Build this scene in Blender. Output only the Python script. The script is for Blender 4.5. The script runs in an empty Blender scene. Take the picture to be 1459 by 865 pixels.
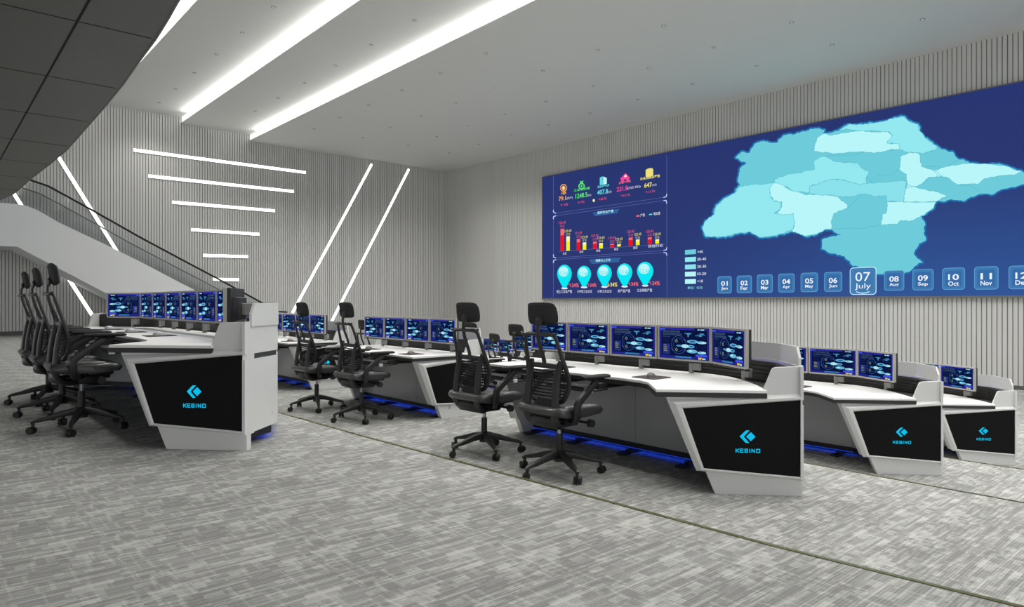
import bpy, bmesh, math, random
from mathutils import Vector, Matrix
from mathutils.geometry import tessellate_polygon
C = bpy.context.scene.collection
PI = math.pi

# ------------------------------------------------------------------ camera constants (image 1459 x 865)
F = 971.0; CX = 729.5; CY = 430.0; EYE = 1.35
TH = math.radians(40.95)
FW = (math.sin(TH), math.cos(TH)); RT = (math.cos(TH), -math.sin(TH))
STEP = 0.3106
TZ = [STEP, 0.0, -STEP, -2*STEP]           # floor heights of the four tiers
XW = 18.6; YW = 25.9; ZC = 7.40            # screen wall, stair wall, ceiling

def ray(px, py):
    l = (px-CX)/F; d = 1.0
    return Vector((l*RT[0]+FW[0], l*RT[1]+FW[1], (CY-py)/F))
def on_x(px, py, X):
    r = ray(px, py); t = X/r.x
    return Vector((X, r.y*t, EYE+r.z*t))
def on_y(px, py, Y):
    r = ray(px, py); t = Y/r.y
    return Vector((r.x*t, Y, EYE+r.z*t))
def on_z(px, py, Z):
    r = ray(px, py); t = (Z-EYE)/r.z
    return Vector((r.x*t, r.y*t, Z))

# ------------------------------------------------------------------ materials
def lin(c):
    return tuple(((x/255)/12.92 if x/255 <= 0.04045 else ((x/255+0.055)/1.055)**2.4) for x in c)
MATS = {}
def mat(name, rgb, rough=0.5, metal=0.0, emit=None, es=1.0, noise=0.0, coat=0.0, spec=0.5, alpha=1.0):
    if name in MATS: return MATS[name]
    m = bpy.data.materials.new(name); m.use_nodes = True
    nt = m.node_tree; b = nt.nodes['Principled BSDF']
    c = lin(rgb)+(1,)
    b.inputs['Base Color'].default_value = c
    b.inputs['Roughness'].default_value = rough
    b.inputs['Metallic'].default_value = metal
    b.inputs['Coat Weight'].default_value = coat
    b.inputs['Specular IOR Level'].default_value = spec
    if emit:
        b.inputs['Emission Color'].default_value = lin(emit)+(1,)
        b.inputs['Emission Strength'].default_value = es
    if noise > 0:
        tc = nt.nodes.new('ShaderNodeTexCoord'); n = nt.nodes.new('ShaderNodeTexNoise')
        n.inputs['Scale'].default_value = 14.0; n.inputs['Detail'].default_value = 5.0
        nt.links.new(tc.outputs['Object'], n.inputs['Vector'])
        mp = nt.nodes.new('ShaderNodeMapRange')
        mp.inputs['To Min'].default_value = 1-noise; mp.inputs['To Max'].default_value = 1+noise
        nt.links.new(n.outputs['Fac'], mp.inputs['Value'])
        mx = nt.nodes.new('ShaderNodeMix'); mx.data_type = 'RGBA'; mx.blend_type = 'MULTIPLY'
        mx.inputs['Factor'].default_value = 1.0
        mx.inputs['A'].default_value = c
        nt.links.new(mp.outputs['Result'], mx.inputs['B'])
        nt.links.new(mx.outputs['Result'], b.inputs['Base Color'])
        r = nt.nodes.new('ShaderNodeMapRange')
        r.inputs['To Min'].default_value = max(0.02, rough-0.06); r.inputs['To Max'].default_value = min(1, rough+0.06)
        nt.links.new(n.outputs['Fac'], r.inputs['Value']); nt.links.new(r.outputs['Result'], b.inputs['Roughness'])
    MATS[name] = m
    return m
def emis(name, rgb, es=1.0):
    return mat(name, (0, 0, 0), 0.5, 0, rgb, es, spec=0.0)

M_white = mat('white_lacquer', (214, 214, 212), 0.30, noise=0.015, coat=0.15)
M_desk = mat('white_desktop', (236, 235, 232), 0.42, noise=0.015)
M_grey = mat('grey_lacquer', (168, 169, 170), 0.22, noise=0.02, coat=0.2)
M_edge = mat('dark_edge_band', (38, 38, 38), 0.5, noise=0.05)
M_black = mat('black_glass_panel', (14, 14, 14), 0.5, noise=0.03, spec=0.12)
M_slat = mat('dark_slatwall', (46, 45, 44), 0.45, noise=0.08)
M_plinth = mat('dark_plinth', (26, 28, 36), 0.5, noise=0.05)
M_vent = mat('vent_strip', (60, 60, 62), 0.6)
M_silver = mat('silver_bezel', (172, 170, 165), 0.4, 0.15, noise=0.03)
M_mount = mat('brushed_mount', (150, 150, 148), 0.4, 0.5, noise=0.05)
M_house = mat('black_plastic', (30, 30, 31), 0.45, noise=0.06)
M_mesh = mat('black_mesh_fabric', (26, 26, 27), 0.8, noise=0.15)
M_chair = mat('black_nylon', (34, 34, 34), 0.42, noise=0.08)
M_fabric = mat('seat_fabric', (42, 42, 43), 0.75, noise=0.12)
M_seat = mat('seat_cover', (44, 44, 44), 0.5, noise=0.06, coat=0.5)
M_chrome = mat('chrome', (190, 190, 195), 0.15, 1.0)
M_caster = mat('caster_rubber', (24, 24, 24), 0.5)
M_ceil = mat('ceiling_paint', (210, 210, 208), 0.9, noise=0.008)
M_soffit = mat('soffit_panel', (104, 104, 100), 0.45, 0.0, noise=0.03)
M_joint = mat('soffit_joint', (14, 14, 14), 0.8)
M_wall = mat('wall_slat_paint', (200, 199, 196), 0.7, noise=0.02)
M_wallgap = mat('wall_backing', (148, 147, 144), 0.9)
M_base = mat('baseboard', (88, 86, 84), 0.6)
M_stair = mat('stair_plaster', (214, 215, 215), 0.7, noise=0.01)
M_rail = mat('handrail_black', (20, 20, 20), 0.35, 0.4)
M_led = emis('led_white', (255, 254, 250), 3.2)
M_cove = emis('cove_led', (255, 254, 250), 1.5)
M_blue = emis('blue_led', (28, 72, 235), 1.7)
M_lav = emis('lavender_led', (120, 120, 255), 5.0)
M_trim = mat('brass_trim', (122, 118, 78), 0.28, 0.7, noise=0.05)
M_tread = mat('tread', (150, 150, 148), 0.6)
M_pad = mat('mouse_pad', (62, 56, 54), 0.8, noise=0.1)
M_mouseg = mat('mouse_grey', (110, 104, 102), 0.35)
M_mousew = mat('mouse_white', (190, 190, 190), 0.3)
M_key = mat('keyboard_keys', (44, 44, 46), 0.5)
M_logo = emis('logo_cyan', (16, 190, 232), 1.0)
M_bezel = mat('video_wall_bezel', (120, 120, 118), 0.4, 0.6)

def carpet():
    m = bpy.data.materials.new('carpet'); m.use_nodes = True
    nt = m.node_tree; N = nt.nodes; L = nt.links
    b = N['Principled BSDF']; b.inputs['Roughness'].default_value = 0.95; b.inputs['Specular IOR Level'].default_value = 0.1
    g = N.new('ShaderNodeNewGeometry')
    def vm(op, a, v):
        n = N.new('ShaderNodeVectorMath'); n.operation = op
        L.new(a, n.inputs[0]); n.inputs[1].default_value = v; return n.outputs[0]
    tile = vm('SCALE', g.outputs['Position'], (0, 0, 0)).node; tile.inputs['Scale'].default_value = 1/0.61
    fr = N.new('ShaderNodeVectorMath'); fr.operation = 'FRACTION'; L.new(tile.outputs[0], fr.inputs[0])
    def brick(w, h, off, shift, mortar=0.0):
        mp = vm('ADD', fr.outputs[0], shift)
        n = N.new('ShaderNodeTexBrick'); L.new(mp, n.inputs['Vector'])
        n.inputs['Color1'].default_value = (0, 0, 0, 1); n.inputs['Color2'].default_value = (1, 1, 1, 1)
        n.inputs['Mortar'].default_value = (1, 1, 1, 1)
        n.inputs['Scale'].default_value = 1.0; n.inputs['Mortar Size'].default_value = mortar; n.inputs['Mortar Smooth'].default_value = 0.0
        n.inputs['Brick Width'].default_value = w; n.inputs['Row Height'].default_value = h
        n.offset = off; n.squash = 1.0
        return n.outputs['Color']
    def ramp(inp, lo, hi):
        n = N.new('ShaderNodeMapRange'); L.new(inp, n.inputs['Value'])
        n.inputs['From Min'].default_value = lo; n.inputs['From Max'].default_value = hi; return n.outputs[0]
    def mth(op, a, bb):
        n = N.new('ShaderNodeMath'); n.operation = op
        for i, x in enumerate((a, bb)):
            if isinstance(x, (int, float)): n.inputs[i].default_value = x
            else: L.new(x, n.inputs[i])
        return n.outputs[0]
    A = ramp(brick(0.27, 0.029, 0.37, (0.03, 0.0, 0)), 0.64, 0.80)      # long thin light dashes
    B = ramp(brick(0.11, 0.061, 0.61, (3.11, 5.03, 0)), 0.80, 0.88)     # small filled blocks
    Cb = brick(0.33, 0.203, 0.45, (7.05, 2.02, 0), 0.008)               # thin outlines
    Cb.node.inputs['Color2'].default_value = (0.25, 0.25, 0.25, 1); Cc = Cb
    D = ramp(brick(0.026, 0.16, 0.5, (1.3, 9.1, 0)), 0.86, 0.95)        # short cross ticks
    E_ = ramp(brick(0.19, 0.0145, 0.3, (4.7, 6.2, 0)), 0.72, 0.86)       # hairline dashes
    G_ = ramp(brick(0.43, 0.122, 0.4, (2.2, 1.4, 0)), 0.25, 0.75)        # soft broad fields
    s = mth('ADD', mth('MULTIPLY', A, 0.36), mth('MULTIPLY', B, 0.38))
    s = mth('ADD', s, mth('MULTIPLY', Cc, 0.22)); s = mth('ADD', s, mth('MULTIPLY', D, 0.26)); s = mth('ADD', s, mth('MULTIPLY', E_, 0.24)); s = mth('ADD', s, mth('MULTIPLY', G_, 0.16))
    # ribbed pile: fine cords running along x, broken up along their length
    sx = N.new('ShaderNodeSeparateXYZ'); L.new(g.outputs['Position'], sx.inputs[0])
    rib = mth('SINE', mth('MULTIPLY', sx.outputs['Y'], 2*PI/0.0135), 0)
    dash = mth('SINE', mth('MULTIPLY', sx.outputs['X'], 2*PI/0.017), 0)
    ribs = mth('ADD', mth('MULTIPLY', rib, 0.5), mth('MULTIPLY', mth('MULTIPLY', rib, dash), 0.25))
    no = N.new('ShaderNodeTexNoise'); L.new(g.outputs['Position'], no.inputs['Vector']); no.inputs['Scale'].default_value = 160; no.inputs['Detail'].default_value = 3
    no2 = N.new('ShaderNodeTexNoise'); L.new(g.outputs['Position'], no2.inputs['Vector']); no2.inputs['Scale'].default_value = 2.3; no2.inputs['Detail'].default_value = 4
    base = mth('ADD', mth('MINIMUM', s, 1.0), mth('MULTIPLY', mth('SUBTRACT', no.outputs['Fac'], 0.5), 0.35))
    base = mth('ADD', base, mth('MULTIPLY', mth('SUBTRACT', no2.outputs['Fac'], 0.5), 0.5))
    # darker cords show more where the pile is dark
    base = mth('ADD', base, mth('MULTIPLY', ribs, 0.22))
    cr = N.new('ShaderNodeValToRGB'); L.new(base, cr.inputs[0])
    cr.color_ramp.elements[0].position = 0.0; cr.color_ramp.elements[0].color = lin((129, 129, 126))+(1,)
    cr.color_ramp.elements[1].position = 1.0; cr.color_ramp.elements[1].color = lin((186, 186, 182))+(1,)
    L.new(cr.outputs[0], b.inputs['Base Color'])
    bp = N.new('ShaderNodeBump'); bp.inputs['Strength'].default_value = 0.25; bp.inputs['Distance'].default_value = 0.003
    L.new(ribs, bp.inputs['Height']); L.new(bp.outputs[0], b.inputs['Normal'])
    return m
M_carpet = carpet()
def glass():
    m = bpy.data.materials.new('balustrade_glass'); m.use_nodes = True
    nt = m.node_tree; N = nt.nodes; L = nt.links; N.remove(N['Principled BSDF'])
    t = N.new('ShaderNodeBsdfTransparent'); t.inputs[0].default_value = (0.90, 0.91, 0.91, 1)
    gl = N.new('ShaderNodeBsdfGlossy'); gl.inputs['Roughness'].default_value = 0.05
    fr = N.new('ShaderNodeFresnel'); fr.inputs[0].default_value = 1.35
    mx = N.new('ShaderNodeMixShader'); L.new(fr.outputs[0], mx.inputs[0]); L.new(t.outputs[0], mx.inputs[1]); L.new(gl.outputs[0], mx.inputs[2])
    L.new(mx.outputs[0], N['Material Output'].inputs[0])
    return m
M_glass = glass()

# ------------------------------------------------------------------ object helpers
def link(name, bm, mats, parent=None, smooth=False, loc=None):
    me = bpy.data.meshes.new(name); bm.normal_update(); bm.to_mesh(me); bm.free()
    if not isinstance(mats, (list, tuple)): mats = [mats]
    for m in mats: me.materials.append(m)
    if smooth: me.shade_smooth()
    o = bpy.data.objects.new(name, me); C.objects.link(o)
    if parent: o.parent = parent
    if loc: o.location = loc
    return o
def finish(o, angle=35):
    me = o.data
    me.shade_smooth()
    me.set_sharp_from_angle(angle=math.radians(angle))
    return o
def tag(o, label, cat, group=None, kind=None):
    if label: o['label'] = label
    if cat: o['category'] = cat
    if group: o['group'] = group
    if kind: o['kind'] = kind
    return o
def thing(name, label, cat, loc=(0, 0, 0), rz=0, group=None):
    o = bpy.data.objects.new(name, None); o.empty_display_size = 0.1; C.objects.link(o)
    o.location = loc; o.rotation_euler = (0, 0, rz)
    return tag(o, label, cat, group)
def struct(name, bm, m, **k):
    o = link(name, bm, m, **k); o['kind'] = 'structure'; return o
def kids(o): return [c for c in bpy.data.objects if c.parent == o]
def dup(root, loc, rz, label, group=None):
    def cp(o, par):
        c = o.copy(); C.objects.link(c); c.parent = par
        for ch in tree[o.name]: cp(ch, c)
        return c
    tree = {}
    def walk(o):
        tree[o.name] = kids(o)
        for c in tree[o.name]: walk(c)
    walk(root)
    r = cp(root, None); r.location = loc; r.rotation_euler = (0, 0, rz); r['label'] = label
    if group: r['group'] = group
    return r

def box(bm, x0, x1, y0, y1, z0, z1, bev=0.0, mi=0):
    v = [bm.verts.new((x, y, z)) for z in (z0, z1) for y in (y0, y1) for x in (x0, x1)]
    fs = [bm.faces.new([v[i] for i in q]) for q in ((0, 2, 3, 1), (4, 5, 7, 6), (0, 1, 5, 4), (2, 6, 7, 3), (0, 4, 6, 2), (1, 3, 7, 5))]
    for f in fs: f.material_index = mi
    if bev > 0:
        es = list({e for f in fs for e in f.edges})
        r = bmesh.ops.bevel(bm, geom=es, offset=bev, segments=2, affect='EDGES', profile=0.5)
        for f in r['faces']: f.material_index = mi
    return v
def prism(bm, pts, fn, t0, t1, mi=0, bev=0.0):
    """polygon pts (a,b) swept between t0 and t1; fn(a,b,t)->xyz"""
    n = len(pts)
    a = [bm.verts.new(fn(p[0], p[1], t0)) for p in pts]; b = [bm.verts.new(fn(p[0], p[1], t1)) for p in pts]
    fs = [bm.faces.new(a), bm.faces.new(list(reversed(b)))]
    for i in range(n):
        fs.append(bm.faces.new((a[i], b[i], b[(i+1) % n], a[(i+1) % n])))
    for f in fs: f.material_index = mi
    bmesh.ops.recalc_face_normals(bm, faces=fs)
    if bev > 0:
        es = list({e for f in fs[:2] for e in f.edges})
        r = bmesh.ops.bevel(bm, geom=es, offset=bev, segments=2, affect='EDGES', profile=0.5)
        for f in r['faces']: f.material_index = mi
    return fs
def slab(bm, outline, z0, z1, mi=0, bev=0.0):
    return prism(bm, outline, lambda a, b, t: (a, b, t), z0, z1, mi, bev)
def tube(bm, pts, ra, rb=None, ref=(0, 1, 0), seg=8, mi=0, cap=True):
    """sweep an ellipse: half-width ra along ref, rb along the in-plane normal (each a number or a list)"""
    pts = [Vector(p) for p in pts]; n = len(pts); ref = Vector(ref)
    ra = ra if isinstance(ra, (list, tuple)) else [ra]*n
    rb = ra if rb is None else (rb if isinstance(rb, (list, tuple)) else [rb]*n)
    rings = []
    for i, p in enumerate(pts):
        t = (pts[min(i+1, n-1)]-pts[max(i-1, 0)]).normalized()
        s = ref-t*ref.dot(t)
        if s.length < 1e-4: s = Vector((1, 0, 0))-t*t.x
        s.normalize(); u = t.cross(s)
        ring = []
        for k in range(seg):
            a = 2*PI*k/seg
            ca, sa = math.cos(a), math.sin(a)
            sq = 1.0/max(abs(ca), abs(sa))**0.35
            ring.append(bm.verts.new(p+s*(ra[i]*ca*sq)+u*(rb[i]*sa*sq)))
        rings.append(ring)
    fs = []
    for i in range(n-1):
        for k in range(seg):
            fs.append(bm.faces.new((rings[i][k], rings[i][(k+1) % seg], rings[i+1][(k+1) % seg], rings[i+1][k])))
    if cap:
        fs.append(bm.faces.new(list(reversed(rings[0])))); fs.append(bm.faces.new(rings[-1]))
    for f in fs: f.material_index = mi
    bmesh.ops.recalc_face_normals(bm, faces=fs)
def catmull(p, k=4, closed=False):
    p = [Vector(q) for q in p]; n = len(p); out = []
    rng = range(n) if closed else range(n-1)
    for i in rng:
        if closed: a, b, c, d = p[(i-1) % n], p[i], p[(i+1) % n], p[(i+2) % n]
        else: a, b, c, d = p[max(i-1, 0)], p[i], p[i+1], p[min(i+2, n-1)]
        for j in range(k):
            t = j/k
            out.append(0.5*((2*b)+(c-a)*t+(2*a-5*b+4*c-d)*t*t+(3*b-a-3*c+d)*t**3))
    if not closed: out.append(p[-1])
    return out
def cyl(bm, p0, p1, r0, r1=None, seg=16, mi=0):
    r1 = r0 if r1 is None else r1
    p0, p1 = Vector(p0), Vector(p1); t = (p1-p0).normalized()
    s = t.orthogonal().normalized(); u = t.cross(s)
    a = []; b = []
    for k in range(seg):
        c, d = math.cos(2*PI*k/seg), math.sin(2*PI*k/seg)
        a.append(bm.verts.new(p0+(s*c+u*d)*r0)); b.append(bm.verts.new(p1+(s*c+u*d)*r1))
    fs = [bm.faces.new(list(reversed(a))), bm.faces.new(b)]
    for k in range(seg): fs.append(bm.faces.new((a[k], a[(k+1) % seg], b[(k+1) % seg], b[k])))
    for f in fs: f.material_index = mi
    bmesh.ops.recalc_face_normals(bm, faces=fs)
def ribbon(bm, path, z0, z1, th, mi=0, closed_caps=True, zs=None):
    """upright wall along plan polyline; thickness th to the left of the direction of travel. zs: optional top z per point"""
    P = [Vector((p[0], p[1])) for p in path]; n = len(P); off = []
    for i in range(n):
        ds = []
        if i > 0: ds.append((P[i]-P[i-1]).normalized())
        if i < n-1: ds.append((P[i+1]-P[i]).normalized())
        d = sum(ds, Vector((0, 0))).normalized()
        nrm = Vector((-d.y, d.x)); k = 1/max(0.5, d.dot(ds[0]))
        off.append(P[i]+nrm*th*k)
    rows = []
    for i in range(n):
        zt = zs[i] if zs else z1
        rows.append([bm.verts.new((P[i].x, P[i].y, z0)), bm.verts.new((P[i].x, P[i].y, zt)), bm.verts.new((off[i].x, off[i].y, zt)), bm.verts.new((off[i].x, off[i].y, z0))])
    fs = []
    for i in range(n-1):
        for k in range(4): fs.append(bm.faces.new((rows[i][k], rows[i][(k+1) % 4], rows[i+1][(k+1) % 4], rows[i+1][k])))
    fs.append(bm.faces.new(rows[0])); fs.append(bm.faces.new(list(reversed(rows[-1]))))
    for f in fs: f.material_index = mi
    bmesh.ops.recalc_face_normals(bm, faces=fs)

# ------------------------------------------------------------------ text as mesh pieces
def text_mesh(s, bold=False):
    cu = bpy.data.curves.new('t', 'FONT'); cu.body = s; cu.size = 1.0; cu.fill_mode = 'FRONT'; cu.resolution_u = 3
    if bold: cu.offset = 0.018
    ob = bpy.data.objects.new('t', cu); C.objects.link(ob)
    dg = bpy.context.evaluated_depsgraph_get(); dg.update()
    me = bpy.data.meshes.new_from_object(ob.evaluated_get(dg))
    vs = [v.co.copy() for v in me.vertices]; fs = [list(p.vertices) for p in me.polygons]
    bpy.data.objects.remove(ob); bpy.data.curves.remove(cu); bpy.data.meshes.remove(me)
    return vs, fs
def put_text(bm, s, rect, fn, mi=0, bold=False):
    """fit the glyphs of s into rect (a0,b0,a1,b1); fn(a,b)->xyz"""
    vs, fs = text_mesh(s, bold)
    if not vs: return
    x0 = min(v.x for v in vs); x1 = max(v.x for v in vs); y0 = min(v.y for v in vs); y1 = max(v.y for v in vs)
    a0, b0, a1, b1 = rect
    nv = [bm.verts.new(fn(a0+(v.x-x0)/(x1-x0)*(a1-a0), b0+(v.y-y0)/(y1-y0)*(b1-b0))) for v in vs]
    for f in fs:
        try:
            q = bm.faces.new([nv[i] for i in f]); q.material_index = mi
        except ValueError: pass
def poly(bm, pts, fn, mi=0):
    vs = [bm.verts.new(fn(a, b)) for a, b in pts]
    if len(vs) <= 4:
        bm.faces.new(vs).material_index = mi; return
    for t in tessellate_polygon([[Vector((a, b, 0)) for a, b in pts]]):
        try: bm.faces.new([vs[i] for i in t]).material_index = mi
        except ValueError: pass

# ================================================================== THE ROOM
FLOOR_X = [-12.0, None, 5.6, 8.25, XW]
edge1 = [(3.05, -8), (2.93, -1.0), (2.84, 0.61), (2.75, 1.47), (2.68, 2.97), (2.59, 4.76), (2.55, 6.2), (2.52, 9.0), (2.5, 14.0), (2.5, YW)]
bm = bmesh.new()
slab(bm, [(-12, -8)]+edge1+[(-12, YW)], TZ[0]-0.45, TZ[0])
o = struct('floor', bm, M_carpet)
bm = bmesh.new()
slab(bm, [(p[0]-0.0, p[1]) for p in edge1]+[(5.6, YW), (5.6, -8)], TZ[1]-0.45, TZ[1]-0.0)
struct('floor_tier_two', bm, M_carpet)
bm = bmesh.new(); slab(bm, [(5.6, -8), (5.6, YW), (8.25, YW), (8.25, -8)], TZ[2]-0.45, TZ[2]); struct('floor_tier_three', bm, M_carpet)
bm = bmesh.new(); slab(bm, [(8.25, -8), (8.25, YW), (XW+0.3, YW), (XW+0.3, -8)], TZ[3]-0.45, TZ[3]); struct('floor_front', bm, M_carpet)
# nosing strips along the tier edges
def nosing(name, path, z, m):
    bm = bmesh.new(); ribbon(bm, path, z-0.03, z+0.004, 0.022); return struct(name, bm, m)
nosing('trim_1', edge1, TZ[0], M_trim)
nosing('trim_2', [(5.6, -8), (5.6, YW)], TZ[1], M_trim)
nosing('trim_3', [(8.25, -8), (8.25, YW)], TZ[2], M_trim)

# slatted walls
def slat_wall_x(name, x0, x1, y, z0, z1):      # wall on plane y, facing -y
    bm = bmesh.new(); box(bm, x0, x1, y, y+0.2, z0, z1, mi=1)
    p = 0.088; x = x0+0.01
    while x < x1-0.07:
        box(bm, x, x+0.066, y-0.024, y+0.001, z0+0.12, z1); x += p
    return struct(name, bm, [M_wall, M_wallgap])
def slat_wall_y(name, y0, y1, x, z0, z1):
    bm = bmesh.new(); box(bm, x, x+0.2, y0, y1, z0, z1, mi=1)
    p = 0.10; y = y0+0.01
    while y < y1-0.07:
        box(bm, x-0.024, x+0.001, y, y+0.078, z0+0.08, z1); y += p
    return struct(name, bm, [M_wall, M_wallgap])
slat_wall_x('wall_back', -5.0, XW, YW, TZ[3], 8.35)
slat_wall_y('wall_right', -6.0, YW, XW, TZ[3], 7.6)
bm = bmesh.new(); box(bm, -5.0, 2.5, YW-0.035, YW, TZ[0], TZ[0]+0.13); box(bm, 2.5, 5.6, YW-0.035, YW, TZ[1], TZ[1]+0.13)
box(bm, 5.6, 8.25, YW-0.035, YW, TZ[2], TZ[2]+0.13); box(bm, 8.25, XW, YW-0.035, YW, TZ[3], TZ[3]+0.13)
struct('baseboard_back', bm, M_base)
bm = bmesh.new(); box(bm, XW-0.035, XW, -6, YW, TZ[3], TZ[3]+0.09); struct('baseboard_right', bm, M_base)

# stepped ceiling: each bay hangs 0.24 lower than the one to its left, an LED cove in every riser
bays = [(9.4, XW+0.2, ZC), (7.0, 9.4, ZC+0.24), (4.6, 7.0, ZC+0.48), (2.2, 4.6, ZC+0.72), (-12, 2.2, ZC+0.96)]
bm = bmesh.new()
for i, (xa, xb, z) in enumerate(bays):
    top = 8.7
    box(bm, xa, xb, -8, YW+0.2, z, top)
struct('ceiling', bm, M_ceil)
cove_labels = ['bright led cove strip along the ceiling step nearest the video wall',
               'bright led cove strip along the middle ceiling step above the wall light bars',
               'bright led cove strip on the ceiling step beside the dark soffit']
for i in range(3):
    xa, xb, z = bays[i]
    # a lip that sticks out under the higher bay, with the LED profile lying on it against the riser
    bm = bmesh.new(); box(bm, xa-0.07, xa, -8, YW-0.03, z, z+0.02); struct('trim_%d' % (i+4), bm, M_ceil)
    bm = bmesh.new(); box(bm, xa-0.03, xa-0.001, -7.9, YW-0.05, z+0.021, z+0.238)
    o = link('cove_light', bm, M_cove); tag(o, cove_labels[i], 'cove light', 'led coves in the ceiling steps')
    L = bpy.data.lights.new('cove_glow', 'AREA'); L.shape = 'RECTANGLE'; L.size = 30; L.size_y = 0.08; L.energy = 140; L.color = (1, 0.99, 0.97)
    lo = bpy.data.objects.new('cove_glow', L); C.objects.link(lo); lo.location = (xa-0.05, 10, z+0.10)
    lo.rotation_euler = (0, math.radians(90+35), 0)
    # long side along Y
    lo.rotation_euler = Matrix(((0, -math.cos(math.radians(20)), -math.sin(math.radians(-20))*-1*-1), (1, 0, 0), (0, 0, 0))).to_euler() if False else lo.rotation_euler
    z_axis = Vector((1, 0, -0.55)).normalized()       # light shines along -z_axis = (-1,0,+0.55)
    x_axis = Vector((0, 1, 0)); y_axis = z_axis.cross(x_axis)
    lo.rotation_euler = Matrix((x_axis, y_axis, z_axis)).transposed().to_euler()

# recessed downlights
def make_down():
    t = thing('downlight', '', 'downlight')
    bm = bmesh.new(); seg = 20
    for (ra, rb, za, zb) in ((0.052, 0.040, -0.006, -0.010), (0.040, 0.034, -0.010, 0.0)):
        a = [bm.verts.new((ra*math.cos(2*PI*k/seg), ra*math.sin(2*PI*k/seg), za)) for k in range(seg)]
        b = [bm.verts.new((rb*math.cos(2*PI*k/seg), rb*math.sin(2*PI*k/seg), zb)) for k in range(seg)]
        for k in range(seg): bm.faces.new((a[k], a[(k+1) % seg], b[(k+1) % seg], b[k]))
    a = [bm.verts.new((0.052*math.cos(2*PI*k/seg), 0.052*math.sin(2*PI*k/seg), 0.0)) for k in range(seg)]
    b = [bm.verts.new((0.052*math.cos(2*PI*k/seg), 0.052*math.sin(2*PI*k/seg), -0.006)) for k in range(seg)]
    for k in range(seg): bm.faces.new((a[k], a[(k+1) % seg], b[(k+1) % seg], b[k]))
    link('trim_ring', bm, mat('downlight_ring', (120, 120, 118), 0.4, 0.6), t)
    bm = bmesh.new(); cyl(bm, (0, 0, -0.004), (0, 0, -0.001), 0.034, seg=20)
    link('lens', bm, emis('downlight_lens', (255, 250, 240), 0.5), t)
    return t
downs = []
for X, z, ks in ((12.3, ZC, range(0, 8)), (14.25, ZC, range(-1, 8)), (16.2, ZC, range(-2, 8)), (10.4, ZC, range(2, 8)), (8.34, ZC+0.24, range(2, 8)), (5.9, ZC+0.48, range(3, 9))):
    for k in ks:
        downs.append((X, 9.1+1.92*k, z))
d0 = make_down()
for i, p in enumerate(downs):
    lab = 'small round recessed downlight in the grey stepped ceiling'
    if i == 0: d0.location = p; d0['label'] = lab; d0['group'] = 'recessed ceiling downlights'
    else: dup(d0, p, 0, lab, 'recessed ceiling downlights')

# dark curved balcony soffit, upper left
ZS = 3.10
ed = [on_z(x, y, ZS) for x, y in ((300, -75), (253, 0), (238, 27), (220, 56), (197, 87), (175, 119), (149, 151), (122, 182), (94, 214), (70, 234), (43, 255), (30, 267), (17.7, 277), (0, 285), (-40, 292), (-90, 297))]
outline = [(p.x, p.y) for p in ed]+[(-9, ed[-1].y), (-9, -3.0), (ed[0].x+0.4, -3.0), (ed[0].x+0.2, 1.0)]
t = thing('balcony_soffit', 'dark grey panelled soffit under a curved balcony, upper left', 'balcony', (0, 0, ZS))
bm = bmesh.new()
pl = [(a, b) for a, b in outline]
slab(bm, pl, 0.0, 0.9)
link('soffit_deck', bm, M_soffit, t)
# open joints between the soffit panels
bm = bmesh.new()
def inside(x, y):
    c = False; n = len(pl)
    for i in range(n):
        x1, y1 = pl[i]; x2, y2 = pl[(i+1) % n]
        if (y1 > y) != (y2 > y) and x < (x2-x1)*(y-y1)/(y2-y1)+x1: c = not c
    return c
TILE = 0.775*1.75
y00 = on_z(0, 5, ZS).y
for k in range(-3, 7):
    y = y00+k*TILE
    xs = [x/100 for x in range(-900, 400) if inside(x/100, y)]
    if xs: box(bm, min(xs), max(xs)-0.01, y-0.0035, y+0.0035, -0.002, 0.001)
xj = on_z(127, 0, ZS).x
for k in (-2, -1, 0, ):
    x = xj+k*TILE*1.0
    ys = [y/50 for y in range(-150, 700) if inside(x, y/50)]
    if ys: box(bm, x-0.0065, x+0.0065, min(ys), max(ys), -0.003, 0.001)
link('panel_joints', bm, M_joint, t)
bm = bmesh.new()
link('edge_band', (lambda b: (ribbon(b, [(p[0], p[1]) for p in outline[:len(ed)]], -0.004, 0.9, -0.012), b)[1])(bm), mat('soffit_edge', (120, 120, 116), 0.5), t)

# ------------------------------------------------------------------ staircase along the back wall
YS = 23.8; YF = 25.70
st = thing('staircase', 'white enclosed staircase rising left along the slatted wall with black handrails', 'staircase', (0, 0, 0))
up = [on_y(x, y, YS) for x, y in ((-40, 288), (0, 289), (23, 290.6), (37, 293), (53, 299.4), (85.6, 317.9), (142, 344.5), (201, 373.4), (260, 404.6))]
lo = [on_y(x, y, YS) for x, y in ((-40, 350.2), (0, 350.7), (24.3, 351.4), (90, 385.8), (155, 419.7))]
slo = (lo[-1].z-lo[-2].z)/(lo[-1].x-lo[-2].x)
xe = lo[-1].x+(TZ[0]+0.02-lo[-1].z)/slo
sup = (up[-1].z-up[-4].z)/(up[-1].x-up[-4].x)
xe2 = up[-1].x+(TZ[0]+0.12-up[-1].z)/sup
xe2b = xe2
prof = [(p.x, p.z) for p in up]+[(xe2, TZ[0]+0.12), (xe2, TZ[0]+0.01), (xe, TZ[0]+0.01)]+[(p.x, p.z) for p in reversed(lo)]
for nm, ya, yb in (('stringer', YS, YS+0.08), ('stringer', YF-0.08, YF)):
    bm = bmesh.new(); prism(bm, prof, lambda a, b, t: (a, t, b), ya, yb); link(nm, bm, M_stair, st)
bm = bmesh.new()
under = [(p.x, p.z) for p in lo]+[(xe, TZ[0]+0.01)]
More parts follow.
